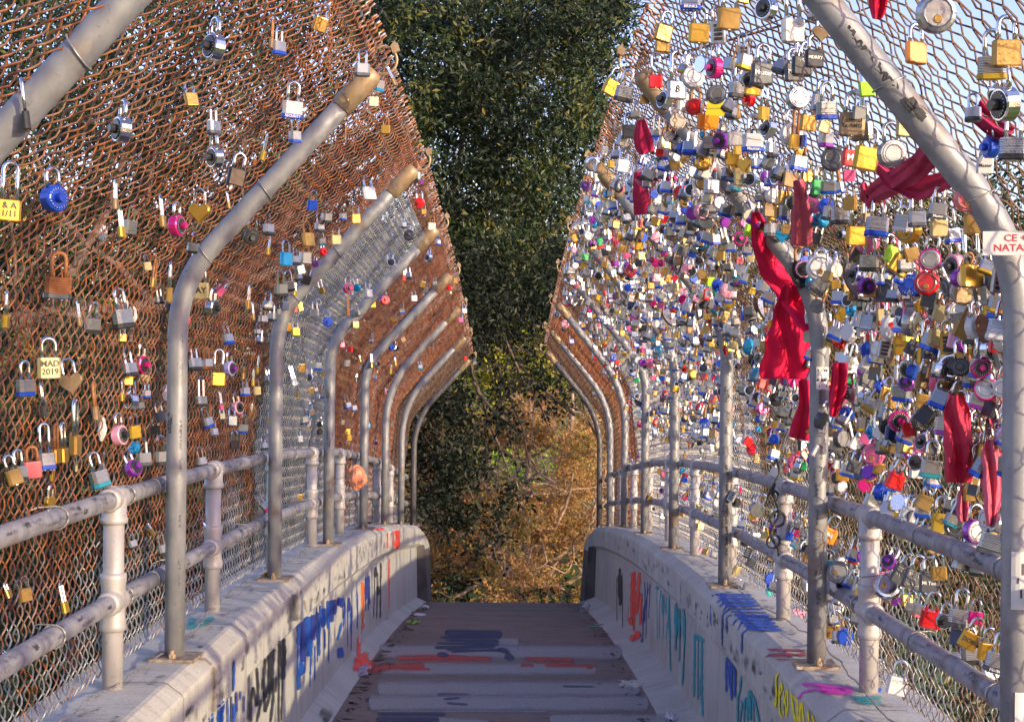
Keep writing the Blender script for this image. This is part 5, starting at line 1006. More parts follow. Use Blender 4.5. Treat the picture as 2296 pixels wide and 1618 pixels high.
F_ = """1183,50,375,k,silver,y12,wJ|bug;790,60,330,k,black,y25;820,60,185,b,blue,y20;930,70,280,o,white,y5;1020,180,350,l,dark,t-38,y20,~;815,300,445,b,silver,y12,~;1135,380,515,d,cyan,y-48;1185,480,640,l,black,y10;920,240,390,o,ltbrass,y5;1100,250,350,s,brass,y20;1240,340,460,s,brass,y25;1365,180,310,s,gold,y35,~;1460,-30,150,s,lime,t-18,y30;1550,30,225,s,yellow,t-32,y20;1690,-20,205,b,magenta,y8,t-10;1495,130,315,d,ltpink,y-58;1825,10,255,d,ltpink,y-52;1935,-80,325,s,gold,y28,L,~;2085,70,230,l,yellow,t-22,y8,~;1402,410,680,p,white,y15,w<3;1435,375,520,l,dark,y6,wRHL;1502,365,690,s,gold,r,L,y40;1293,440,610,s,ltbrass,t-10,y28;1708,380,510,s,dark,t-12,y15,~;1690,400,530,l,blue,y15,L;1850,320,565,b,chrome,y20,~;2085,390,735,k,brown,y-20;2040,430,640,p,brown,y55;1655,540,835,s,gold,L,y22;1485,540,865,s,gold,r,y0,wSHERLOCK;1752,590,800,s,dark,y15,w* C;1855,740,945,d,chrome,t-30,y35;2022,560,950,s,white,L,y22,wMaster;2075,850,1085,b,magenta,t-12,y0,~;1560,790,1015,c,black,y15,t-4;1708,800,1005,s,dark,y12,~;1480,760,945,s,white,y20,~;1135,700,905,s,white,y20,w* ;1230,780,930,b,purple,y35;1268,830,990,s,dark,t-16,y20,~;1335,680,825,l,plain,t-10,y15;1230,620,780,l,plain,y5;1132,880,1000,s,green,y12,~;1130,960,1040,s,brass,y5;1035,680,815,l,blue,t-22,y15;1062,560,700,s,black,t-26;1205,900,1035,s,white,y5,wMaster;1195,1000,1120,l,dark,t-6;1335,1000,1150,l,yellow,t-34;1412,1030,1230,l,dark,t-14;1395,930,1070,s,brass,t-10,y30;1520,1000,1130,d,chrome,y-55;1648,960,1135,s,brass,t-10,y15,~;1640,1110,1240,s,ltbrass,y10;1735,1060,1225,s,black,t-42;1130,1130,1250,l,dark,t-24,~;1220,1110,1285,l,yellow,y5;1320,1180,1345,l,blue,y5,~;1392,1180,1310,c,silver,y10;1490,1150,1340,l,blue,y8;1555,1200,1370,l,blue,t-22,wLI|A;1560,1330,1440,o,black,y5;1622,1250,1430,s,pink,t-6;1672,1280,1440,s,dark,y10,~;1218,1280,1410,s,white,t-30,y20;1380,1290,1430,b,white,y20,~;1590,1400,1600,s,white,y15,~;1690,1360,1600,l,teal,t-6,y8;1452,1310,1440,s,brass,t-10;1140,1430,1590,l,blue,t-14;1060,1440,1540,s,white,t-8,~;1350,1440,1580,s,brass,t-10,y20;1222,1490,1610,b,navy,t-20;1178,1400,1480,d,pink,y-30;2112,1270,1380,s,brass,y10;2182,1160,1390,b,lilac,y5;2215,1250,1380,l,blue,t-30;
320,440,650,l,dark,L,y5,wMaster;465,600,775,p,cyan,t-10,y-10;310,200,400,p,ltpink,y10;385,150,330,s,brass,L,y10,~;197,200,325,s,lime,y15;285,75,185,d,chrome,y10;320,-40,80,l,blue,y5,~;90,190,300,b,white,y5,~;480,240,375,d,chrome,y-50;155,350,470,c,red,y15;520,330,540,k,silver,y45;165,570,740,k,brown,y-15;50,560,665,s,coral,t-8;103,620,735,c,coral,y10;98,730,805,d,ltpink,y-30;178,770,860,s,gold,y10;222,760,865,s,ltpink,y5,wKJ;245,770,900,s,dkbrass,y20;505,740,860,s,navy,y30;560,890,1000,s,red,t-16,y20,wLuis;380,870,990,l,dark,t-14,y10,wMaster;112,840,940,l,plain,y5;165,990,1080,d,white,y-10;245,970,1050,d,red,y-50;150,1050,1160,p,red,t-20;500,1020,1110,c,black,t-30,y20;700,1130,1220,s,yellow,y5,wMVP;700,910,1030,l,black,y10;712,1010,1090,b,silver,t-6;150,1190,1270,d,blue,y-20;242,1190,1260,d,blue,y-30;60,1260,1330,b,silver,y5;615,1230,1320,d,magenta,t-20,y-20;640,1270,1370,d,blue,t-20,y-20;820,1450,1545,s,green,t-8;790,1390,1460,h,red,y5;712,1470,1560,c,red,t-10;722,1390,1480,s,gold,y8;602,1400,1490,l,plain,t-8;30,-20,110,l,plain,y10;92,20,120,h,gold,y5;110,120,215,l,dark,y5;385,80,160,s,coral,y0,~;435,-10,100,l,blue,y10;460,60,150,s,ltbrass,y5;560,720,900,c,silver,y10;590,690,800,s,gold,y5;570,330,470,s,black,y20;480,540,640,b,silver,y25;545,520,630,b,chrome,y50;590,420,560,l,plain,y5;600,580,690,s,ltbrass,y10,~;680,480,580,l,blue,y15;650,580,660,d,magenta,y30;425,430,545,s,blue,y10;450,420,515,s,ltpink,y10"""
I_ = """1065,-40,80,b,white,y30;1345,-20,100,l,blue,t-14,y10;1460,-30,120,b,white,y20,~;1650,-60,60,b,cyan,y10,~;1437,80,200,s,dkbrass,t-14,y20;1637,70,210,d,chrome,y-25;1600,140,285,d,chrome,y-5;1745,120,350,s,yellow,y5,w* ;1930,-40,140,s,brass,y15;2130,220,500,l,dark,t-16,y-5;1030,250,450,s,orange,t-22,y15,wM;1172,390,540,l,blue,t-14,y10;1058,450,630,b,white,y30,~;1112,480,640,b,teal,y30;1140,590,705,o,grey,t-75,y0,w ALWAYS;1435,460,600,d,purple,t-25,y-30;1450,590,730,d,purple,y-10;1410,570,690,s,pink,y5;1528,510,690,s,dark,t-28,y15,~;1592,520,720,s,dark,t-22,y15,~;1655,530,750,s,dark,y10,wMi Toda;1710,500,670,s,brass,y10,~;1485,690,820,o,chrome,t-80;1430,740,840,b,purple,y5;1540,750,890,l,dark,y8,wMaster;1615,760,920,l,coral,t-10,y10;1692,760,990,l,red,t-10,y8,~;1878,740,990,l,dark,t-8,y8;1972,810,965,s,magenta,t-6,y10;1990,940,1125,s,gold,t-28,y10,wDON;2062,1000,1205,s,gold,t-6,y20,~;2150,1030,1285,l,dark,t-14,y8,wMaster;1088,930,1105,b,blue,y15;1030,880,1060,s,brass,t-12,y20,~;1000,800,910,b,white,y40;592,570,710,b,blue,y12;580,680,775,p,aqua,y10;465,630,770,l,dark,t-14,y15;392,680,770,s,grey,t-90,y30;642,620,750,l,dark,t-14;800,840,930,h,ltpink,y5;760,830,910,h,ltpink,y10;1320,1210,1400,l,blue,t-16,y15;1470,1220,1470,s,white,t-12,y10,~;620,200,340,l,dark,y5;580,270,385,s,yellow,t8,y10;540,100,250,b,silver,t-20,y20;492,110,220,b,blue,y15;480,190,270,s,ltpink,y10;805,350,450,d,chrome,y-50;812,300,380,l,dark,y10;833,220,310,s,brass,y20;440,60,200,d,chrome,y20;180,20,140,l,navy,y10;120,0,80,l,dark;175,90,150,s,white,t-10;240,80,180,b,white,y20;130,250,330,s,brass,t-14;95,320,400,l,plain,y10;230,360,420,c,white,t70;150,420,490,s,ltpink,t-20;170,430,500,s,brass,t-20;110,280,340,b,cyan,y10;230,440,520,l,dark,t-20;370,470,570,l,white,t-35;410,480,640,s,ltbrass,t-16,y50,L"""
OFF = {'A': (0, 0, 1/3.0), 'B': (765.3, 0, 1/3.0), 'C': (1530.7, 0, 1/3.0), 'D': (0, 538.1, 1/3.0), 'E': (765.3, 538.1, 1/3.0), 'F': (1530.7, 538.1, 1/3.0), 'G': (0, 1076, .335), 'I': (1530.7, 1076, .335), 'J': (1435, 657.8, .2217), 'K': (1231.7, 418.6, .2217)}
E_ = """650,-30,35,l,blue,y20;330,90,185,d,chrome,y5;595,55,150,d,chrome,y-60;428,170,275,s,red,y50,L;45,250,360,d,magenta,y30;95,265,350,d,cyan,t6;175,280,390,l,plain,y20;205,375,455,s,yellow,y30;283,340,440,d,red,t6,y20;630,250,305,l,plain,y10;725,280,340,d,red,y0;735,335,362,s,ltbrass;765,225,290,s,brass,y40;487,340,435,s,white,y20;408,430,495,l,blue,y10;45,390,510,s,rust,r,y55;98,440,515,l,dark,t8;45,510,605,s,brass,y20;828,435,505,s,white,y10;805,500,575,s,pink,y5;5,660,720,s,pink,y20;290,680,745,d,blue,t6,y50;370,680,750,d,chrome,y60;45,740,860,s,silver,L,y30;200,760,890,s,brass,L,y50;232,780,860,d,chrome,y60;120,770,820,s,brass,t8,y50;360,785,860,s,yellow,y55;338,840,900,s,yellow,y55;525,810,870,l,teal,y10,t6;573,915,965,d,blue,y5;835,765,805,s,red,y20;897,795,840,s,silver,y10;100,890,980,s,black,y50;165,880,970,s,red,y20;372,895,945,l,dark,t6;135,970,1040,d,chrome,y60;300,990,1040,d,ltpink,y50;30,1050,1140,l,blue,t12,y20;75,1070,1160,l,navy,t8,y20;395,1110,1160,s,yellow,y20;10,1180,1240,l,yellow,y20;50,1280,1400,s,yellow,y10,~;45,1240,1330,s,gold,y20;230,1335,1380,d,pink,y30;210,1380,1420,l,yellow;455,1370,1400,s,yellow;
1555,-30,50,s,brass,y10;1640,-10,55,s,silver,y20,L;1690,-60,60,s,brass,L,y30;1695,20,145,s,green,y25,L;1740,80,165,l,dark,t-35,y15;1620,60,135,s,ltbrass,y10;1590,70,150,l,blue,y10;1545,40,120,l,blue,y5;1520,160,255,b,chrome,y5;1550,140,225,l,white,y10,t-5;1800,190,265,s,gold,y8;1650,160,245,b,dark,y5;1745,-20,60,s,red,y20;1985,-30,70,l,blue,y5,~;1870,70,205,s,white,y15,L;1955,80,235,s,dkbrass,r,L,y15;1925,200,280,b,white,y10;1930,260,335,b,cream,y10;1945,330,400,b,grey,y10;1950,170,270,o,silver,y20;2080,60,120,l,teal,y10;2250,60,205,s,magenta,y5,L,r;2210,150,225,s,brass,y0;2280,220,340,s,brass,y5;2200,400,580,k,silver,y10;2240,400,495,d,red,y-25;2115,380,480,d,cream,y-5;2200,340,430,b,silver,y15;1870,640,700,s,brass,y5;1870,540,640,s,gold,y10;2010,540,600,h,red,y5;1665,380,460,s,gold,t-8,y10;1740,340,430,s,gold,t-25,y40;1890,680,745,l,plain,y10;1800,580,645,l,blue,y10;1830,740,840,d,blue,y20;1965,640,770,c,red,y5;1885,770,825,s,ltbrass,y0,wEDHAR;1940,880,960,s,dkbrass,y5;2170,900,1000,h,magenta,y-20;1990,1030,1120,d,chrome,y5;2145,1110,1235,s,brass,y2,~;2100,1160,1230,s,red,y5;2130,1230,1280,d,blue,y10;1700,740,850,l,silver,y5;1630,540,605,s,navy,y10,L;1505,530,610,o,ltpink,y5;1450,460,545,d,silver,y0;1500,560,620,d,dark,y0;1540,350,415,l,plain,y5;1700,990,1055,l,navy,y5;1560,200,235,l,brass;1545,640,720,l,blue"""
J_ = """160,40,185,d,white,y5;345,60,205,d,red,y-20;240,0,120,b,silver,y15;655,20,180,c,red,y12,L;570,110,260,s,black,t-28,y10;510,330,460,s,coral,t-12,y10;595,370,560,c,coral,y10,L;590,560,670,d,ltpink,y-20;680,600,755,s,gold,y10;735,600,720,s,ltpink,y8,wKJ;470,600,780,d,white,y0;600,680,870,l,plain,y10;225,300,400,l,blue,y0;260,440,525,l,plain,y5;370,560,690,s,white,y5;380,320,460,s,grey,t-16;250,820,970,h,magenta,y-25;445,970,1060,s,magenta,y5;650,1060,1190,p,red,t-30;210,1120,1310,s,brass,y0;190,1300,1385,d,blue,y10;440,1160,1290,l,purple,y5,wEVIE|YLO;660,1200,1370,d,blue,y-10;790,1260,1350,d,blue,y-25;520,1360,1460,b,silver,y5;800,950,1050,d,red,y-50;680,950,1090,d,white,y-5;580,990,1115,b,white,y15,~;530,840,945,b,cream,y10;175,840,930,l,blue,y5,~;280,620,720,s,brass,y10;55,680,790,s,yellow,t4,y10;200,500,590,s,dkbrass,y0;150,620,720,l,cyan,y10,t-10;1000,780,950,l,dark,t-10,y10,wMaster;1260,830,965,s,red,t-12,y20,wLuis;1190,1000,1140,c,black,t-28,y20;1480,1180,1290,s,yellow,y5,wMVP;1290,680,820,o,silver,y10;1130,440,630,p,cyan,t-8;1190,600,750,s,navy,t-6,y30;1110,160,240,s,ltpink,y10;950,290,440,l,dark,y0,wMaster;1380,1400,1510,d,blue,t-20,y-10;1340,1330,1420,d,magenta,t-10;690,1400,1500,l,navy,y5;320,1480,1560,d,chrome,y5;520,900,990,s,cream,y20;1500,880,1000,l,black,y10;1530,1000,1100,b,silver,t-8,y10;1330,1060,1140,l,dark,t-12;800,1080,1160,s,white,y5;1110,1130,1230,l,blue,t-14;1220,1190,1300,d,blue,t-16,y-20;1220,1300,1410,b,cyan,t-10;1130,1270,1380,b,white,t-6;550,1170,1280,s,dkbrass,y12"""
def parse(cid, s):
    ox, oy, k = OFF[cid]; out = []
    for it in s.replace('\n', '').split(';'):
        f = it.split(',');
        if len(f) < 5: continue
        x, a, b_ = [float(q) for q in f[:3]]; o = {'y': None, 't': random.uniform(-4, 4), 'L': 0, 'r': 0, 'w': None, '~': 0, 'W': 0}
        for q in f[5:]:
            if q == '': continue
            if q == '~': o['~'] = 1
            elif q in 'LrW': o[q] = 1
            elif q[0] == 'w': o['w'] = q[1:]
            elif q[0] in 'ty': o[q[0]] = float(q[1:])
        if o['y'] is None: o['y'] = random.uniform(-30, 30)
        if ox+x*k < 1140:
            if f[3] == 's' and abs(o['y']) >= 45: o['y'] = math.copysign(min(88, abs(o['y'])+20), o['y']); o['L'] = int((b_-a) > 90) or o['L']
            elif f[3] == 'l' and 15 <= abs(o['y']) < 45: o['y'] += math.copysign(16, o['y'])
        out.append(dict(u=ox+x*k, v0=oy+a*k, v1=oy+b_*k, kind=f[3], col=f[4], **o))
    return out
LOCKS = []
for cid, s in (('A', A_), ('D', D_), ('G', G_), ('B', B_), ('C', C_), ('F', F_), ('I', I_), ('E', E_), ('J', J_)): LOCKS += parse(cid, s)
def q_pitch(i): return math.radians(((i*37) % 23-11)*1.1)
# thickly hung part of the crowded fence
rr = random.Random(3)
def rndlock():
    k = rr.choices('lsdbchop', [34, 34, 11, 10, 4, 2, 2, 1])[0]
    if k == 'l': c = rr.choices(['black', 'dark', 'blue', 'plain', 'navy', 'purple', 'yellow', 'red', 'teal', 'white'], [20, 14, 26, 18, 5, 3, 4, 2, 3, 3])[0]
    elif k == 's': c = rr.choices(['brass', 'dkbrass', 'ltbrass', 'gold', 'silver', 'white', 'black', 'dark', 'red', 'pink', 'navy', 'blue', 'green', 'yellow', 'ltpink', 'lime', 'grey'], [30, 16, 12, 10, 13, 6, 7, 9, 4, 3, 2, 2, 1, 2, 2, 1, 3])[0]
    elif k == 'd': c = rr.choice(['chrome']*7+['white', 'red', 'magenta', 'blue', 'cyan', 'purple', 'ltpink', 'black'])
    elif k == 'b': c = rr.choice(['white', 'silver', 'chrome', 'blue', 'magenta', 'purple', 'silver', 'dark', 'cream'])
    elif k == 'c': c = rr.choice(['silver', 'black', 'brass', 'red'])
    else: c = rr.choice(['red', 'brass', 'pink', 'silver', 'cyan', 'gold', 'dark'])
    return k, c
def fill(poly, n, lo, hi, rngseed, jit=1.0, maxin=.085):
    rs = np.random.RandomState(rngseed)
    for u, v in inpoly(poly, n, rs):
        k, c = rndlock()
        LOCKS.append(dict(u=u, v0=v, v1=None, size=rr.uniform(lo, hi), kind=k, col=c, y=rr.gauss(5, 32), t=rr.gauss(-4, 12), L=int(rr.random() < .22), r=int(rr.random() < .13), w=None, W=0, inset=rr.uniform(.0, maxin)))
        LOCKS[-1]['~'] = int(rr.random() < .25)
fill([(1290, 480), (1450, 330), (1560, 400), (1600, 450), (1640, 560), (1660, 640), (1640, 980), (1430, 960), (1400, 870), (1330, 760), (1262, 660), (1275, 540)], 560, .070, .105, 21)
fill([(1390, 640), (1640, 640), (1640, 1010), (1420, 960)], 210, .070, .10, 24)
fill([(1330, 300), (1520, 230), (1640, 420), (1480, 430), (1300, 470)], 60, .075, .11, 22)
fill([(1650, 420), (1980, 520), (2260, 560), (2260, 1060), (1880, 1060), (1650, 980)], 170, .075, .115, 23, maxin=.03)
fill([(1560, 230), (1780, 330), (2180, 480), (1780, 470)], 22, .075, .105, 25, maxin=.02)
fill([(1430, 1040), (1620, 1060), (1800, 1140), (1980, 1230), (1960, 1330), (1800, 1260), (1600, 1180), (1440, 1140)], 80, .065, .10, 26, maxin=.02)
fill([(1650, 1090), (1860, 1160), (2260, 1330), (2260, 1480), (1900, 1400), (1640, 1280)], 46, .075, .11, 31, maxin=.02)
fill([(1390, 1000), (1640, 1010), (1640, 1150), (1440, 1130)], 90, .065, .095, 32, maxin=.04)
fill([(1860, 1030), (2270, 1110), (2270, 1240), (1880, 1110)], 40, .08, .115, 33, maxin=.02)
fill([(1880, 560), (2260, 620), (2260, 1000), (1880, 1000)], 60, .085, .12, 34, maxin=.03)
fill([(1640, 620), (1900, 650), (1900, 1060), (1640, 1010)], 130, .075, .105, 35, maxin=.05)
fill([(1860, 490), (2270, 560), (2270, 1040), (1860, 1040)], 80, .085, .115, 36, maxin=.05)
fill([(1290, 480), (1600, 440), (1640, 620), (1640, 960), (1430, 960), (1262, 660)], 260, .065, .09, 37)
fill([(1500, 240), (1640, 260), (1800, 360), (1900, 470), (1640, 480), (1500, 380)], 60, .075, .10, 41, maxin=.02)
fill([(1500, 60), (1800, 80), (2000, 260), (1800, 340), (1560, 220)], 26, .075, .105, 42, maxin=.01)
fill([(640, 560), (880, 520), (990, 640), (900, 880), (860, 1000), (640, 930)], 26, .07, .10, 27, maxin=.01)
fill([(640, 1040), (860, 1040), (900, 1130), (640, 1180)], 5, .065, .09, 28, maxin=.01)
res = []
for q in LOCKS:
    side = -1 if q['u'] < 1140 else 1; ins = q.get('inset', .012)
    p = hit_fence(q['u'], q['v0'], side, ins)
    if p is None:
        r_ = ray(q['u'], q['v0']); cand = [d for d in POSTS[side] if abs(abs(r_[0]*d)-.53) < .16]
        ok = False
        for d in np.arange(2.6, 20, .02):   # hangs off the free edge or a ring
            X = abs(r_[0]*d); h = r_[2]*d-float(ztop(side, d))
            if abs(X-.50) < .05 and abs(h-HT[side]) < .16: p = r_*d; ok = True; break
        if not ok: continue
    d = p[1]
    for yp in POSTS[side]:
        if abs(d-yp) < .05 and abs(p[0]) > .55:
            hh = p[2]-float(ztop(side, d)); p[0] -= side*(.075 if hh < HB[side] else .05); break
    if q['v1'] is not None: L_ = (q['v1']-q['v0'])*d/F/max(.5, math.cos(math.radians(q['t'])) if abs(q['t']) < 60 else .6)
    else: L_ = q['size']
    P, tot, front = template(q['kind'], q['col'], q['L'])
    sc = L_/tot; lim = 1.9 if q['v1'] is not None and q['v1']-q['v0'] > 50 else 1.45; q['sc'] = min(max(sc, .62), lim); q['p'] = p; q['d'] = d; q['side'] = side; q['tot'] = tot
    q['px'] = q['sc']*.036*q['sc']*tot/d/d
    res.append(q)
print('locks', len(LOCKS), 'placed', len(res), 'left', sum(q['side'] < 0 for q in res))
res.sort(key=lambda q: -q['px'])
KN = {'l': 'laminated padlock', 's': 'padlock', 'd': 'dial padlock', 'b': 'round padlock seen from behind', 'c': 'number-wheel padlock', 'h': 'heart padlock', 'o': 'round shrouded padlock', 'k': 'big shield-shaped padlock', 'p': 'pear-shaped padlock'}
KS = {'l': 'laminated lock', 's': 'lock', 'd': 'dial lock', 'b': 'round lock', 'c': 'wheel lock', 'h': 'heart lock', 'o': 'round lock', 'k': 'shield lock', 'p': 'pear lock'}
def word(c): return 'steel' if c == 'plain' else LC[c][5]
def desc(q):
    k = q['kind']; c = word(q['col'])
    s = (f"silver laminated padlock with {c} base" if q['col'] != 'plain' else 'all-silver laminated padlock') if k == 'l' else f"{c} {KN[k]}"
    return s
def sdesc(q): return (f"{word(q['col'])}-based {KS['l']}" if q['kind'] == 'l' else f"{word(q['col'])} {KS[q['kind']]}")
def extra(q):
    if q['w'] and q['w'].strip(' *') : return f"marked {q['w'].strip().replace('|', ' ')}"
    if q['r'] and q['kind'] in 'lsdc': return 'with rusty shackle'
    if abs(q['t']) > 17: return 'hanging tilted'
    if q['L']: return 'with long shackle'
    if q['~']: return 'with scribbled writing'
    return ''
NTH = ['nearest', 'second', 'third', 'fourth', 'fifth', 'sixth', 'seventh', 'eighth', 'ninth']
def zone(q):
    s = q['side']; h = q['p'][2]-float(ztop(s, q['d'])); f = 'rusty' if s < 0 else 'crowded'
    z = 'overhang' if h > HB[s]+.08 else ('middle' if h > .72 else ('rails' if h > .3 else 'foot'))
    b = sum(1 for y in POSTS[s] if 2 < y < q['d'])
    return f, z, b
MAXN = 298
top_, rest = res[:MAXN], res[MAXN:]
pos = np.array([q['p']-np.array([0, 0, q['tot']*q['sc']*.6]) for q in top_])
scr = np.stack([pos[:, 0]/pos[:, 1], pos[:, 2]/pos[:, 1]], 1)
used = set(); ncount = 0
def cands(i):
    q = top_[i]; f, z, b = zone(q); D = desc(q); e = extra(q); base = (D+' '+e).strip()
    place = {'overhang': f"on {f} overhang", 'middle': f"on {f} fence", 'rails': f"by rails of {f} fence", 'foot': f"low on {f} fence"}[z]
    dd = np.hypot(*(scr-scr[i]).T)*q['d']; dd[i] = 9; order = [j for j in np.argsort(dd)[:12] if top_[j]['side'] == q['side'] and (top_[j]['kind'], top_[j]['col']) != (q['kind'], q['col'])]
    rels = []
    for j in order[:10]:
        dx, dz = scr[j]-scr[i]; r_ = 'below' if dz > abs(dx) else ('above' if -dz > abs(dx) else ('left of' if dx > 0 else 'right of')); rels.append(f"{r_} {sdesc(top_[j])}")
    bay = f"past {NTH[b-1]} post" if b > 0 else 'before nearest post'
    C_ = [f"{base} {place}, {r_}" for r_ in rels[:3]]+[f"{base} {place} {bay}, {r_}" for r_ in rels[:4]]
    C_ += [f"{D} {place}, {a}, {b2}" for a in rels[:5] for b2 in rels[:10] if a != b2]
    C_ += [f"{D} {bay}, {a}, {b2}" for a in rels[:6] for b2 in rels[:6] if a != b2]
    return [c for c in C_ if len(c.replace('-', ' ').split()) <= 16] + [c for c in C_ if len(c.split()) <= 16]
def place_text(q, front, parent, M):
    pass
LINK = COL.objects.link
MESHC = {}
def part_mesh(key, n_, V_, F_, m_):
    if key not in MESHC: MESHC[key] = mesh(n_, V_, F_, [m_], smooth=n_ in ('shackle',))
    return MESHC[key]
def squiggle(w_, rs):
    V = []; Fc = []
    for row in range(rs.randint(1, 4)):
        z = (.25-row*.28)*w_; x = -.38*w_; prev = None
        while x < .38*w_:
            zz = z+rs.uniform(-.11, .11)*w_; b = len(V); V += [(x, 0, zz), (x+.014*w_, 0, zz+.010*w_)]
            if prev is not None: Fc.append((prev, prev+1, b+1, b))
            prev = b; x += rs.uniform(.02, .10)*w_
            if rs.rand() < .18: prev = None
    return np.array(V), Fc
INKM = mat('lock_ink', (.03, .03, .035), .5); WINK = mat('lock_ink_white', (.75, .75, .76), .5)
for i, q in enumerate(top_):
    P, tot, front = template(q['kind'], q['col'], q['L']); s = q['sc']; o = empty('padlock', tuple(q['p']), cat='padlock', group='padlocks hung on the fences')
    view = math.atan2(q['p'][0], q['p'][1])
    o.rotation_mode = 'XYZ'; R_ = Matrix.Rotation(-math.radians(q['t']), 4, 'Y') @ Matrix.Rotation(math.radians(q['y'])-view, 4, 'Z') @ Matrix.Rotation(q_pitch(i)*.6, 4, 'X')
    o.matrix_world = Matrix.Translation(Vector(q['p'])) @ R_ @ Matrix.Scale(s, 4)
    lab = None
    for c in cands(i):
        if c not in used: lab = c; break
    if lab is None:
        f, z, b = zone(q); place = f"in the thick of the {f} fence, {NTH[max(b-1, 0)]} bay"
        for ex in ('', ' upper one', ' lower one', ' middle one', ' near one', ' far one'):
            lab = f"{desc(q)} {place}{',' if ex else ''}{ex}"
            if lab not in used: break
        ncount += 1
    used.add(lab); o['label'] = lab
    for (n_, V_, F_, m_) in P:
        if n_ == 'shackle' and q['r']: m_ = SHR
        if n_ == 'body' and q['W']: m_ = lm('white')
        if n_ == 'body' and q['kind'] == 'l' and q['col'] in ('rust', 'red', 'coral'): m_ = lm(q['col'])
        if n_ == 'bumper' and q['col'] == 'rust': m_ = lm('dark')
        obj(n_, part_mesh((q['kind'], q['col'], q['L'], n_, m_.name), n_, V_, F_, m_), o)
    fx, fy, fz, fw = front; ink = WINK if q['col'] in ('black', 'dark', 'navy', 'red', 'pink', 'grey', 'magenta', 'orange') and q['kind'] in 'sc' else INKM
    if q['w'] and q['w'].strip():
        lines = q['w'].split('|')
        if q['w'] == '<3':
            hV, hF = extr(heart(.009, fz, 22), .001, .0002); obj('painted_heart', mesh('painted_heart', [(x, y+fy, z) for x, y, z in hV], hF, [lm('red')]), o); lines = []
        for li, tx in enumerate(lines):
            tx = tx.strip(' ') or 'O'; V_, F_ = textmesh(tx); ww = V_[:, 0].max()-V_[:, 0].min(); sz = min(fw*.9/ww, fw*.42 if len(lines) > 1 else fw*.6)
            zc = fz+(.5*(len(lines)-1)-li)*sz*.95
            yy = fy-.0006
            if q['kind'] == 'l' and tx in ('SECURITY', 'BRINKS', 'Master'):
                zc = -(tot-.0055); sz = min(.034/ww, .009); yy = -.0142; ink = WINK
            me = mesh('lettering', np.stack([V_[:, 0]*sz, np.full(len(V_), yy), V_[:, 1]*sz+zc], 1), F_, [ink]); obj('lettering', me, o)
    elif q['~']:
        V_, F_ = squiggle(fw, np.random.RandomState(i))
        if len(F_): obj('marker_writing', mesh('marker_writing', V_+np.array([fx, fy-.0006, fz]), F_, [ink]), o)
print('labels not unique:', ncount)
# the remaining small ones as one mass; enlarged unseen locks added beside the camera to shade the rusty fence
hs, XX, S = FP[1]
for k in range(620):
    y = rr.uniform(-1.0, 4.6) if k < 520 else rr.uniform(-1, 3.4); h = rr.uniform(.25, 2.2); kk, cc = rndlock()
    if y > 2.35: continue
    t_, tot, f_ = template(kk, cc, 0); X_ = float(np.interp(h, hs, XX))-rr.uniform(.01, .06)
    rest.append(dict(p=np.array([X_, y, float(ztop(1, max(y, 1)))+h]), kind=kk, col=cc, L=0, r=0, t=rr.gauss(0, 12), y=rr.gauss(0, 40)+math.degrees(math.atan2(X_, y))-90+60, sc=rr.uniform(1.5, 2.2), tot=tot))
VV = []; FF = []; MI = []; mats_ = []; base = 0
for q in rest:
    P, tot, front = template(q['kind'], q['col'], q['L'], True); view = math.atan2(q['p'][0], q['p'][1])
    M = Matrix.Translation(Vector(q['p'])) @ Matrix.Rotation(-math.radians(q['t']), 4, 'Y') @ Matrix.Rotation(math.radians(q['y'])-view, 4, 'Z') @ Matrix.Rotation(q_pitch(len(VV)), 4, 'X') @ Matrix.Scale(q['sc'], 4); M = np.array(M)
    for n_, V_, F_, m_ in P:
        if n_ == 'shackle' and q['r']: m_ = SHR
        if m_ not in mats_: mats_.append(m_)
        W_ = V_ @ M[:3, :3].T+M[:3, 3]; VV.append(W_); FF += [tuple(k+base for k in f) for f in F_]; MI += [mats_.index(m_)]*len(F_); base += len(V_)
VV = np.concatenate(VV)
obj('padlocks', mesh('padlocks', VV, FF, mats_, midx=MI), kind='stuff', label='hundreds of further small padlocks massed on the fences, plus enlarged unseen ones added for shade', group='padlocks hung on the fences')
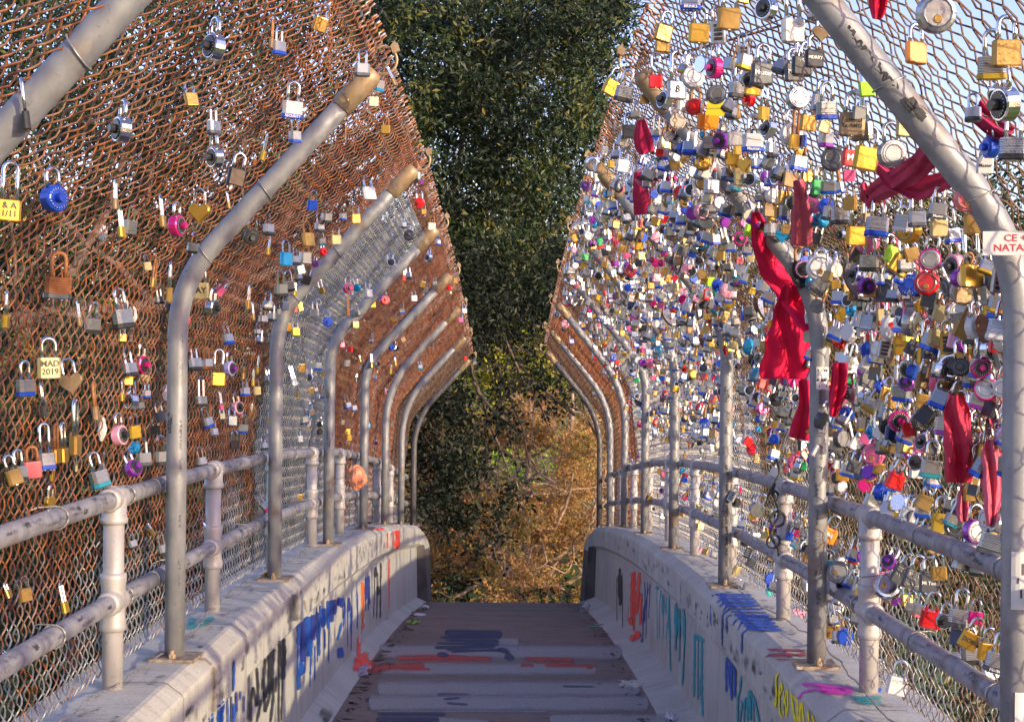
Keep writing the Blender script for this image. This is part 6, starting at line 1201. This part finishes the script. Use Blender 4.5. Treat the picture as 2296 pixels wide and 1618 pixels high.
# ------------------------------------------------------------------ scarves and ribbons tied into the crowded fence
def cloth(name, rows, inset, folds, amp, m, label, cat, seed=1, group=None, rear=None):
    """rows: (u, v, width) down the strip in view units; hung just off the mesh, with folds running along it"""
    rows = np.array(rows, float); seg = np.concatenate([[0], np.cumsum(np.hypot(*np.diff(rows[:, :2], axis=0).T))]); n = max(8, int(seg[-1]/9)); q = np.linspace(0, seg[-1], n)
    U, Vv, W = [np.interp(q, seg, rows[:, k]) for k in range(3)]
    for _ in range(2):
        for A in (U, Vv, W): A[1:-1] = (A[:-2]+2*A[1:-1]+A[2:])/4
    du, dv = np.gradient(U), np.gradient(Vv); l = np.hypot(du, dv); nx, ny = -dv/l, du/l; k = 18; V = []
    p0 = None
    for i in range(n):
        p = hit_fence(U[i], Vv[i], 1, inset)
        if p is None: p = p0
        p0 = p; d = p[1]
        for j in range(k):
            a = j/(k-1)-.5; wob = 1+.05*math.sin(i*.9+seed)
            r = ray(U[i]+nx[i]*a*W[i]*wob, Vv[i]+ny[i]*a*W[i]*wob)
            f = amp*(math.sin(a*folds*5.2+seed+i*.19+1.2*math.sin(i*.31+seed))+.25*math.sin(a*folds*11+i*.3+seed*2)+.7*math.sin(a*folds*3+i*.23+seed)); V.append(r*(d+f-.02*math.cos(a*3.1)))
    Fc = [(i*k+j, i*k+j+1, (i+1)*k+j+1, (i+1)*k+j) for i in range(n-1) for j in range(k-1)]
    o = obj(name, mesh(name, V, Fc, [m], True), label=label, cat=cat, group=group)
    md = o.modifiers.new('thickness', 'SOLIDIFY'); md.thickness = .0025; md2 = o.modifiers.new('sub', 'SUBSURF'); md2.levels = md2.render_levels = 1
    return o
def clothmat(name, c, c2):
    return mat(name, c, .75, 0, c2, 9, bump=.25, bscale=260, spec=.25)
CRIM = clothmat('crimson_cloth', (.78, .012, .095), (.66, .010, .075)); ROSE = clothmat('rose_cloth', (.74, .16, .25), (.66, .11, .19)); WINE = clothmat('wine_cloth', (.42, .02, .09), (.52, .06, .14)); HOT = clothmat('hot_pink_cloth', (.92, .05, .22), (.80, .03, .16)); FADE = clothmat('faded_pink_cloth', (.62, .16, .24), (.50, .08, .16))
cloth('scarf', [(1692, 475, 18), (1706, 520, 50), (1735, 590, 78), (1772, 640, 80), (1800, 690, 70), (1822, 735, 46)], .10, 2.2, .010, CRIM, 'long crimson scarf tied to the arm, sweeping down in front of the locks', 'scarf', 1)
cloth('scarf', [(1775, 640, 44), (1776, 700, 84), (1776, 760, 116), (1775, 810, 136), (1775, 850, 146)], .13, 3.5, .012, CRIM, 'wide flared end of bright crimson scarf spread beside the second post', 'scarf', 3)
cloth('scarf', [(1812, 850, 44), (1810, 900, 36), (1800, 940, 42), (1790, 985, 52)], .10, 2.4, .012, CRIM, 'lower crimson tail hanging at the second post above the rail', 'scarf', 5)
cloth('scarf', [(1885, 812, 32), (1882, 860, 40), (1874, 900, 34), (1868, 935, 18)], .09, 2.5, .012, CRIM, 'bunched crimson cloth just right of the second crowded-fence post', 'scarf', 7)
cloth('scarf', [(1438, 268, 16), (1440, 300, 42), (1444, 325, 50), (1450, 345, 30)], .16, 2.2, .008, HOT, 'small bright pink rag knotted on the overhang among high locks', 'rag', 2)
cloth('scarf', [(1430, 385, 18), (1436, 430, 36), (1442, 482, 42)], .16, 1.8, .006, HOT, 'narrow hot pink cloth strip across the third arm', 'rag', 4)
cloth('scarf', [(1790, 403, 26), (1796, 438, 30), (1797, 470, 44), (1798, 510, 52), (1797, 552, 50)], .13, 2.3, .010, ROSE, 'dusty rose scarf knotted at its top and hanging straight down', 'scarf', 6)
cloth('scarf', [(1935, 455, 30), (1965, 430, 50), (2010, 405, 56), (2060, 375, 56), (2095, 335, 60), (2105, 295, 48), (2078, 280, 34)], .03, 2.6, .012, WINE, 'dark wine scarf woven sideways through the mesh below the nearest arm', 'scarf', 8)
cloth('scarf', [(1965, 360, 34), (2010, 395, 66), (2060, 425, 54), (2120, 405, 44), (2165, 380, 24)], .0, 2.8, .012, WINE, 'twisted maroon cloth crossing behind the woven wine scarf', 'scarf', 9)
cloth('scarf', [(1935, 410, 16), (1942, 440, 26), (1955, 455, 18)], .02, 2, .01, WINE, 'short maroon cloth end poking out under a big gold padlock', 'rag', 10)
cloth('scarf', [(2147, 885, 30), (2146, 930, 62), (2148, 990, 66), (2150, 1040, 66), (2150, 1082, 62)], .10, 2.1, .014, clothmat('deep_red_cloth', (.50, .01, .05), (.60, .05, .11)), 'heavy deep red scarf end hanging like a tube above the rail', 'scarf', 11)
cloth('scarf', [(2225, 985, 30), (2222, 1020, 50), (2222, 1070, 48), (2226, 1120, 42), (2222, 1180, 24)], .05, 2.6, .012, ROSE, 'knotted dusty rose scarf hanging beside the nearest post', 'scarf', 12)
cloth('scarf', [(2165, 1085, 22), (2160, 1110, 26), (2158, 1150, 38), (2160, 1170, 20)], .02, 2.3, .010, FADE, 'faded pink cloth end below the heavy deep red one', 'rag', 13)
cloth('scarf', [(2255, 605, 46), (2258, 640, 30), (2262, 700, 24), (2258, 750, 14)], .05, 2.2, .012, CRIM, 'crimson knot hanging from the mesh just left of the nearest post', 'scarf', 14)
cloth('scarf', [(2185, 240, 60), (2215, 265, 60), (2245, 290, 50), (2270, 300, 40)], .0, 3, .014, WINE, 'crumpled wine cloth behind the big dial locks near the nearest arm', 'rag', 15)
cloth('ribbon', [(1960, 630, 30), (1985, 680, 40), (2010, 740, 38), (2040, 820, 34)], -.01, 1.5, .01, FADE, 'faded pink ribbon threaded through the mesh beside the painted white lock', 'ribbon', 16)
cloth('ribbon', [(2000, 520, 36), (2040, 600, 46), (2080, 690, 50), (2120, 760, 44), (2150, 850, 36)], -.015, 1.7, .01, FADE, 'long faded pink ribbon slanting down behind the gold locks', 'ribbon', 17)
cloth('ribbon', [(2170, 620, 44), (2190, 720, 52), (2185, 800, 46), (2210, 900, 44)], -.015, 1.7, .012, ROSE, 'rose ribbon behind the mesh above the heavy red scarf', 'ribbon', 18)
cloth('ribbon', [(2230, 660, 40), (2240, 760, 52), (2225, 850, 48), (2245, 970, 40)], -.015, 1.7, .012, FADE, 'pale pink ribbon bunched behind the mesh beside the nearest post', 'ribbon', 19)
cloth('ribbon', [(1258, 668, 3), (1262, 690, 4), (1280, 684, 4), (1298, 672, 4)], .03, 1, .002, CRIM, 'thin red ribbon looped at the far edge of the crowded fence', 'ribbon', 20)
cloth('ribbon', [(1968, -20, 40), (1970, 10, 50), (1966, 45, 20)], .02, 2, .01, CRIM, 'bright red cloth bundle hanging at the very top over the nearest arm', 'rag', 21)
cloth('ribbon', [(1598, 900, 8), (1610, 940, 26), (1606, 990, 14)], .02, 2, .01, clothmat('lilac_cloth', (.50, .42, .55), (.6, .5, .6)), 'pale lilac cloth scrap beside the third crowded-fence post', 'rag', 22)
# pale twisted plastic on the rusty fence, and the peach coloured bag on its rail
def blob(name, u, v, d_in, w_, h_, m, label, cat, seed, side=-1):
    p = hit_fence(u, v, side, d_in); rng = np.random.RandomState(seed); nu, nv = 16, 12; V = []
    for j in range(nv+1):
        th = math.pi*j/nv
        for i in range(nu):
            ph = 2*math.pi*i/nu; r = 1+.16*math.sin(ph*3+seed+th*2)+.12*math.sin(ph*5+th*4)+.10*math.sin(th*6+seed)+rng.uniform(-.05, .05)
            V.append((p[0]+w_*r*math.sin(th)*math.cos(ph), p[1]+w_*r*math.sin(th)*math.sin(ph), p[2]+h_*math.cos(th)*(1+.1*math.sin(ph*2))))
    Fc = [(j*nu+i, j*nu+(i+1) % nu, (j+1)*nu+(i+1) % nu, (j+1)*nu+i) for j in range(nv) for i in range(nu)]
    return obj(name, mesh(name, V, Fc, [m]), label=label, cat=cat)
PEACH = mat('peach_plastic', (.75, .30, .17), .45, 0, (.62, .22, .13), 14, bump=.4)
blob('plastic_bag', 800, 1070, .13, .075, .10, PEACH, 'crumpled peach plastic bag tied on the rail of the rusty fence', 'plastic bag', 3)
CLR = mat('pale_plastic', (.62, .60, .62), .35, 0, (.5, .46, .47), 14, bump=.4)
for k, (u, v, a, b_) in enumerate(((232, 523, .012, .025), (275, 690, .02, .045), (298, 705, .014, .03), (228, 960, .014, .04), (372, 880, .014, .03))):
    blob('plastic_scrap', u, v, .01, a, b_, CLR, ['scrap of pale plastic caught below the nearest arm of the rusty fence', 'clear plastic knotted on the rusty fence between two hanging locks', 'pale plastic tatter right beside the knotted clear plastic', 'pale rag knotted low on the rusty fence', 'whitish plastic caught beside the first post of the rusty fence'][k], 'plastic scrap', k)
# loose black cable looped on the crowded fence, red-ink tags and a yellow paper tag
P = []
c = hit_fence(1520, 560, 1, .09)
for t in np.linspace(0, 1, 60):
    a = t*2.6*math.pi+.6; P.append(c+np.array([.0, .24*math.cos(a)*(1-.2*t), .10*math.sin(a)-.05*t]))
mb = MB(); mb.tube(P, .005, 6); mb.build('cable', mat('black_cable', (.05, .045, .06), .5), None, True, label='loop of dark cable hanging from the third arm of the crowded fence', cat='cable')
P = []
a, b_ = hit_fence(1510, 590, 1, .10), hit_fence(1520, 680, 1, .10)
for t in np.linspace(0, 1, 30): P.append(a*(1-t)+b_*t+np.array([0, .03*math.sin(t*5), -.04*math.sin(t*3.14)]))
mb = MB(); mb.tube(P, .006, 6); mb.build('cable_lock', mat('grey_cable', (.42, .43, .46), .3, .6), None, True, label='grey braided cable lock hanging below the dark cable loop', cat='cable lock')
def chainloop(u, v, lenm, side, label):
    p = hit_fence(u, v, side, .03); mb = MB()
    for k in range(int(lenm/.016)):
        c = p+np.array([0, .004*math.sin(k), -.016*k]); mb.add(*torus(c, .008, .0018, [0, 1, 0] if k % 2 else [1, 0, 0], [0, 0, 1], 10, 5))
    mb.build('chain', SHR, None, True, label=label, cat='chain')
chainloop(1515, 130, .30, 1, 'short rusty chain hanging beside a silver lock at the overhang edge')
chainloop(740, 8, .22, -1, 'short steel chain hanging from the top edge of the rusty fence')
def tagcard(u, v, side, w_, h_, m, label, tilt, rx=0, ins=.05):
    p = hit_fence(u, v, side, ins); mb = MB(); mb.box(p, (w_, .002, h_), M=Matrix.Rotation(math.radians(tilt), 3, 'Y') @ Matrix.Rotation(math.radians(rx), 3, 'Z')); mb.build('tag', m, None, label=label, cat='tag')
tagcard(1611, 243, 1, .085, .055, mat('yellow_tag', (.85, .68, .03), .5), 'yellow paper tag behind a round silver padlock', 8, -20)
tagcard(1597, 262, 1, .05, .09, mat('orange_tag', (.85, .32, .02), .4), 'orange plastic key tag hanging under the yellow paper tag', 4, -10)
tagcard(2276, 545, 1, .14, .055, mat('white_tag', (.75, .74, .74), .5), 'white block with red handwriting CE NATASH at the nearest post', 0, -15, .14)
V_, F_ = textmesh('CE +\nNATASH'); p = hit_fence(2276, 545, 1, .14)
Mr = Matrix.Rotation(math.radians(-15), 3, 'Z'); W_ = [tuple(Vector(p)+Mr @ Vector((x*.024, -.0016, y*.022))) for x, y, z in V_]
o = obj('lettering', mesh('lettering', W_, F_, [mat('red_ink', (.55, .05, .08), .5)])); tg = [q for q in bpy.data.objects if q.name.startswith('tag')][-1]; o.parent = tg
# dried remains of tape and a dark knotted cord on the short post
y = SHORTS[1][2]; t = float(ztop(1, y)); P = [(XR-.05+.02*math.sin(k*1.1), y-.045+.01*math.cos(k*.7), t+.78-.036*k) for k in range(14)]
mb = MB(); mb.tube(P, [.008+.003*math.sin(k*2) for k in range(14)], 6)
for q, R_ in ((8, .035), (11, .03), (5, .025)): mb.add(*torus(P[q], R_, .006, [1, 0, .3], [-.2, 0, 1], 14, 6))
mb.build('cord', mat('black_cord', (.03, .03, .04), .6), None, True, label='black knotted cord hanging down from the upper rail of the crowded fence', cat='cord')
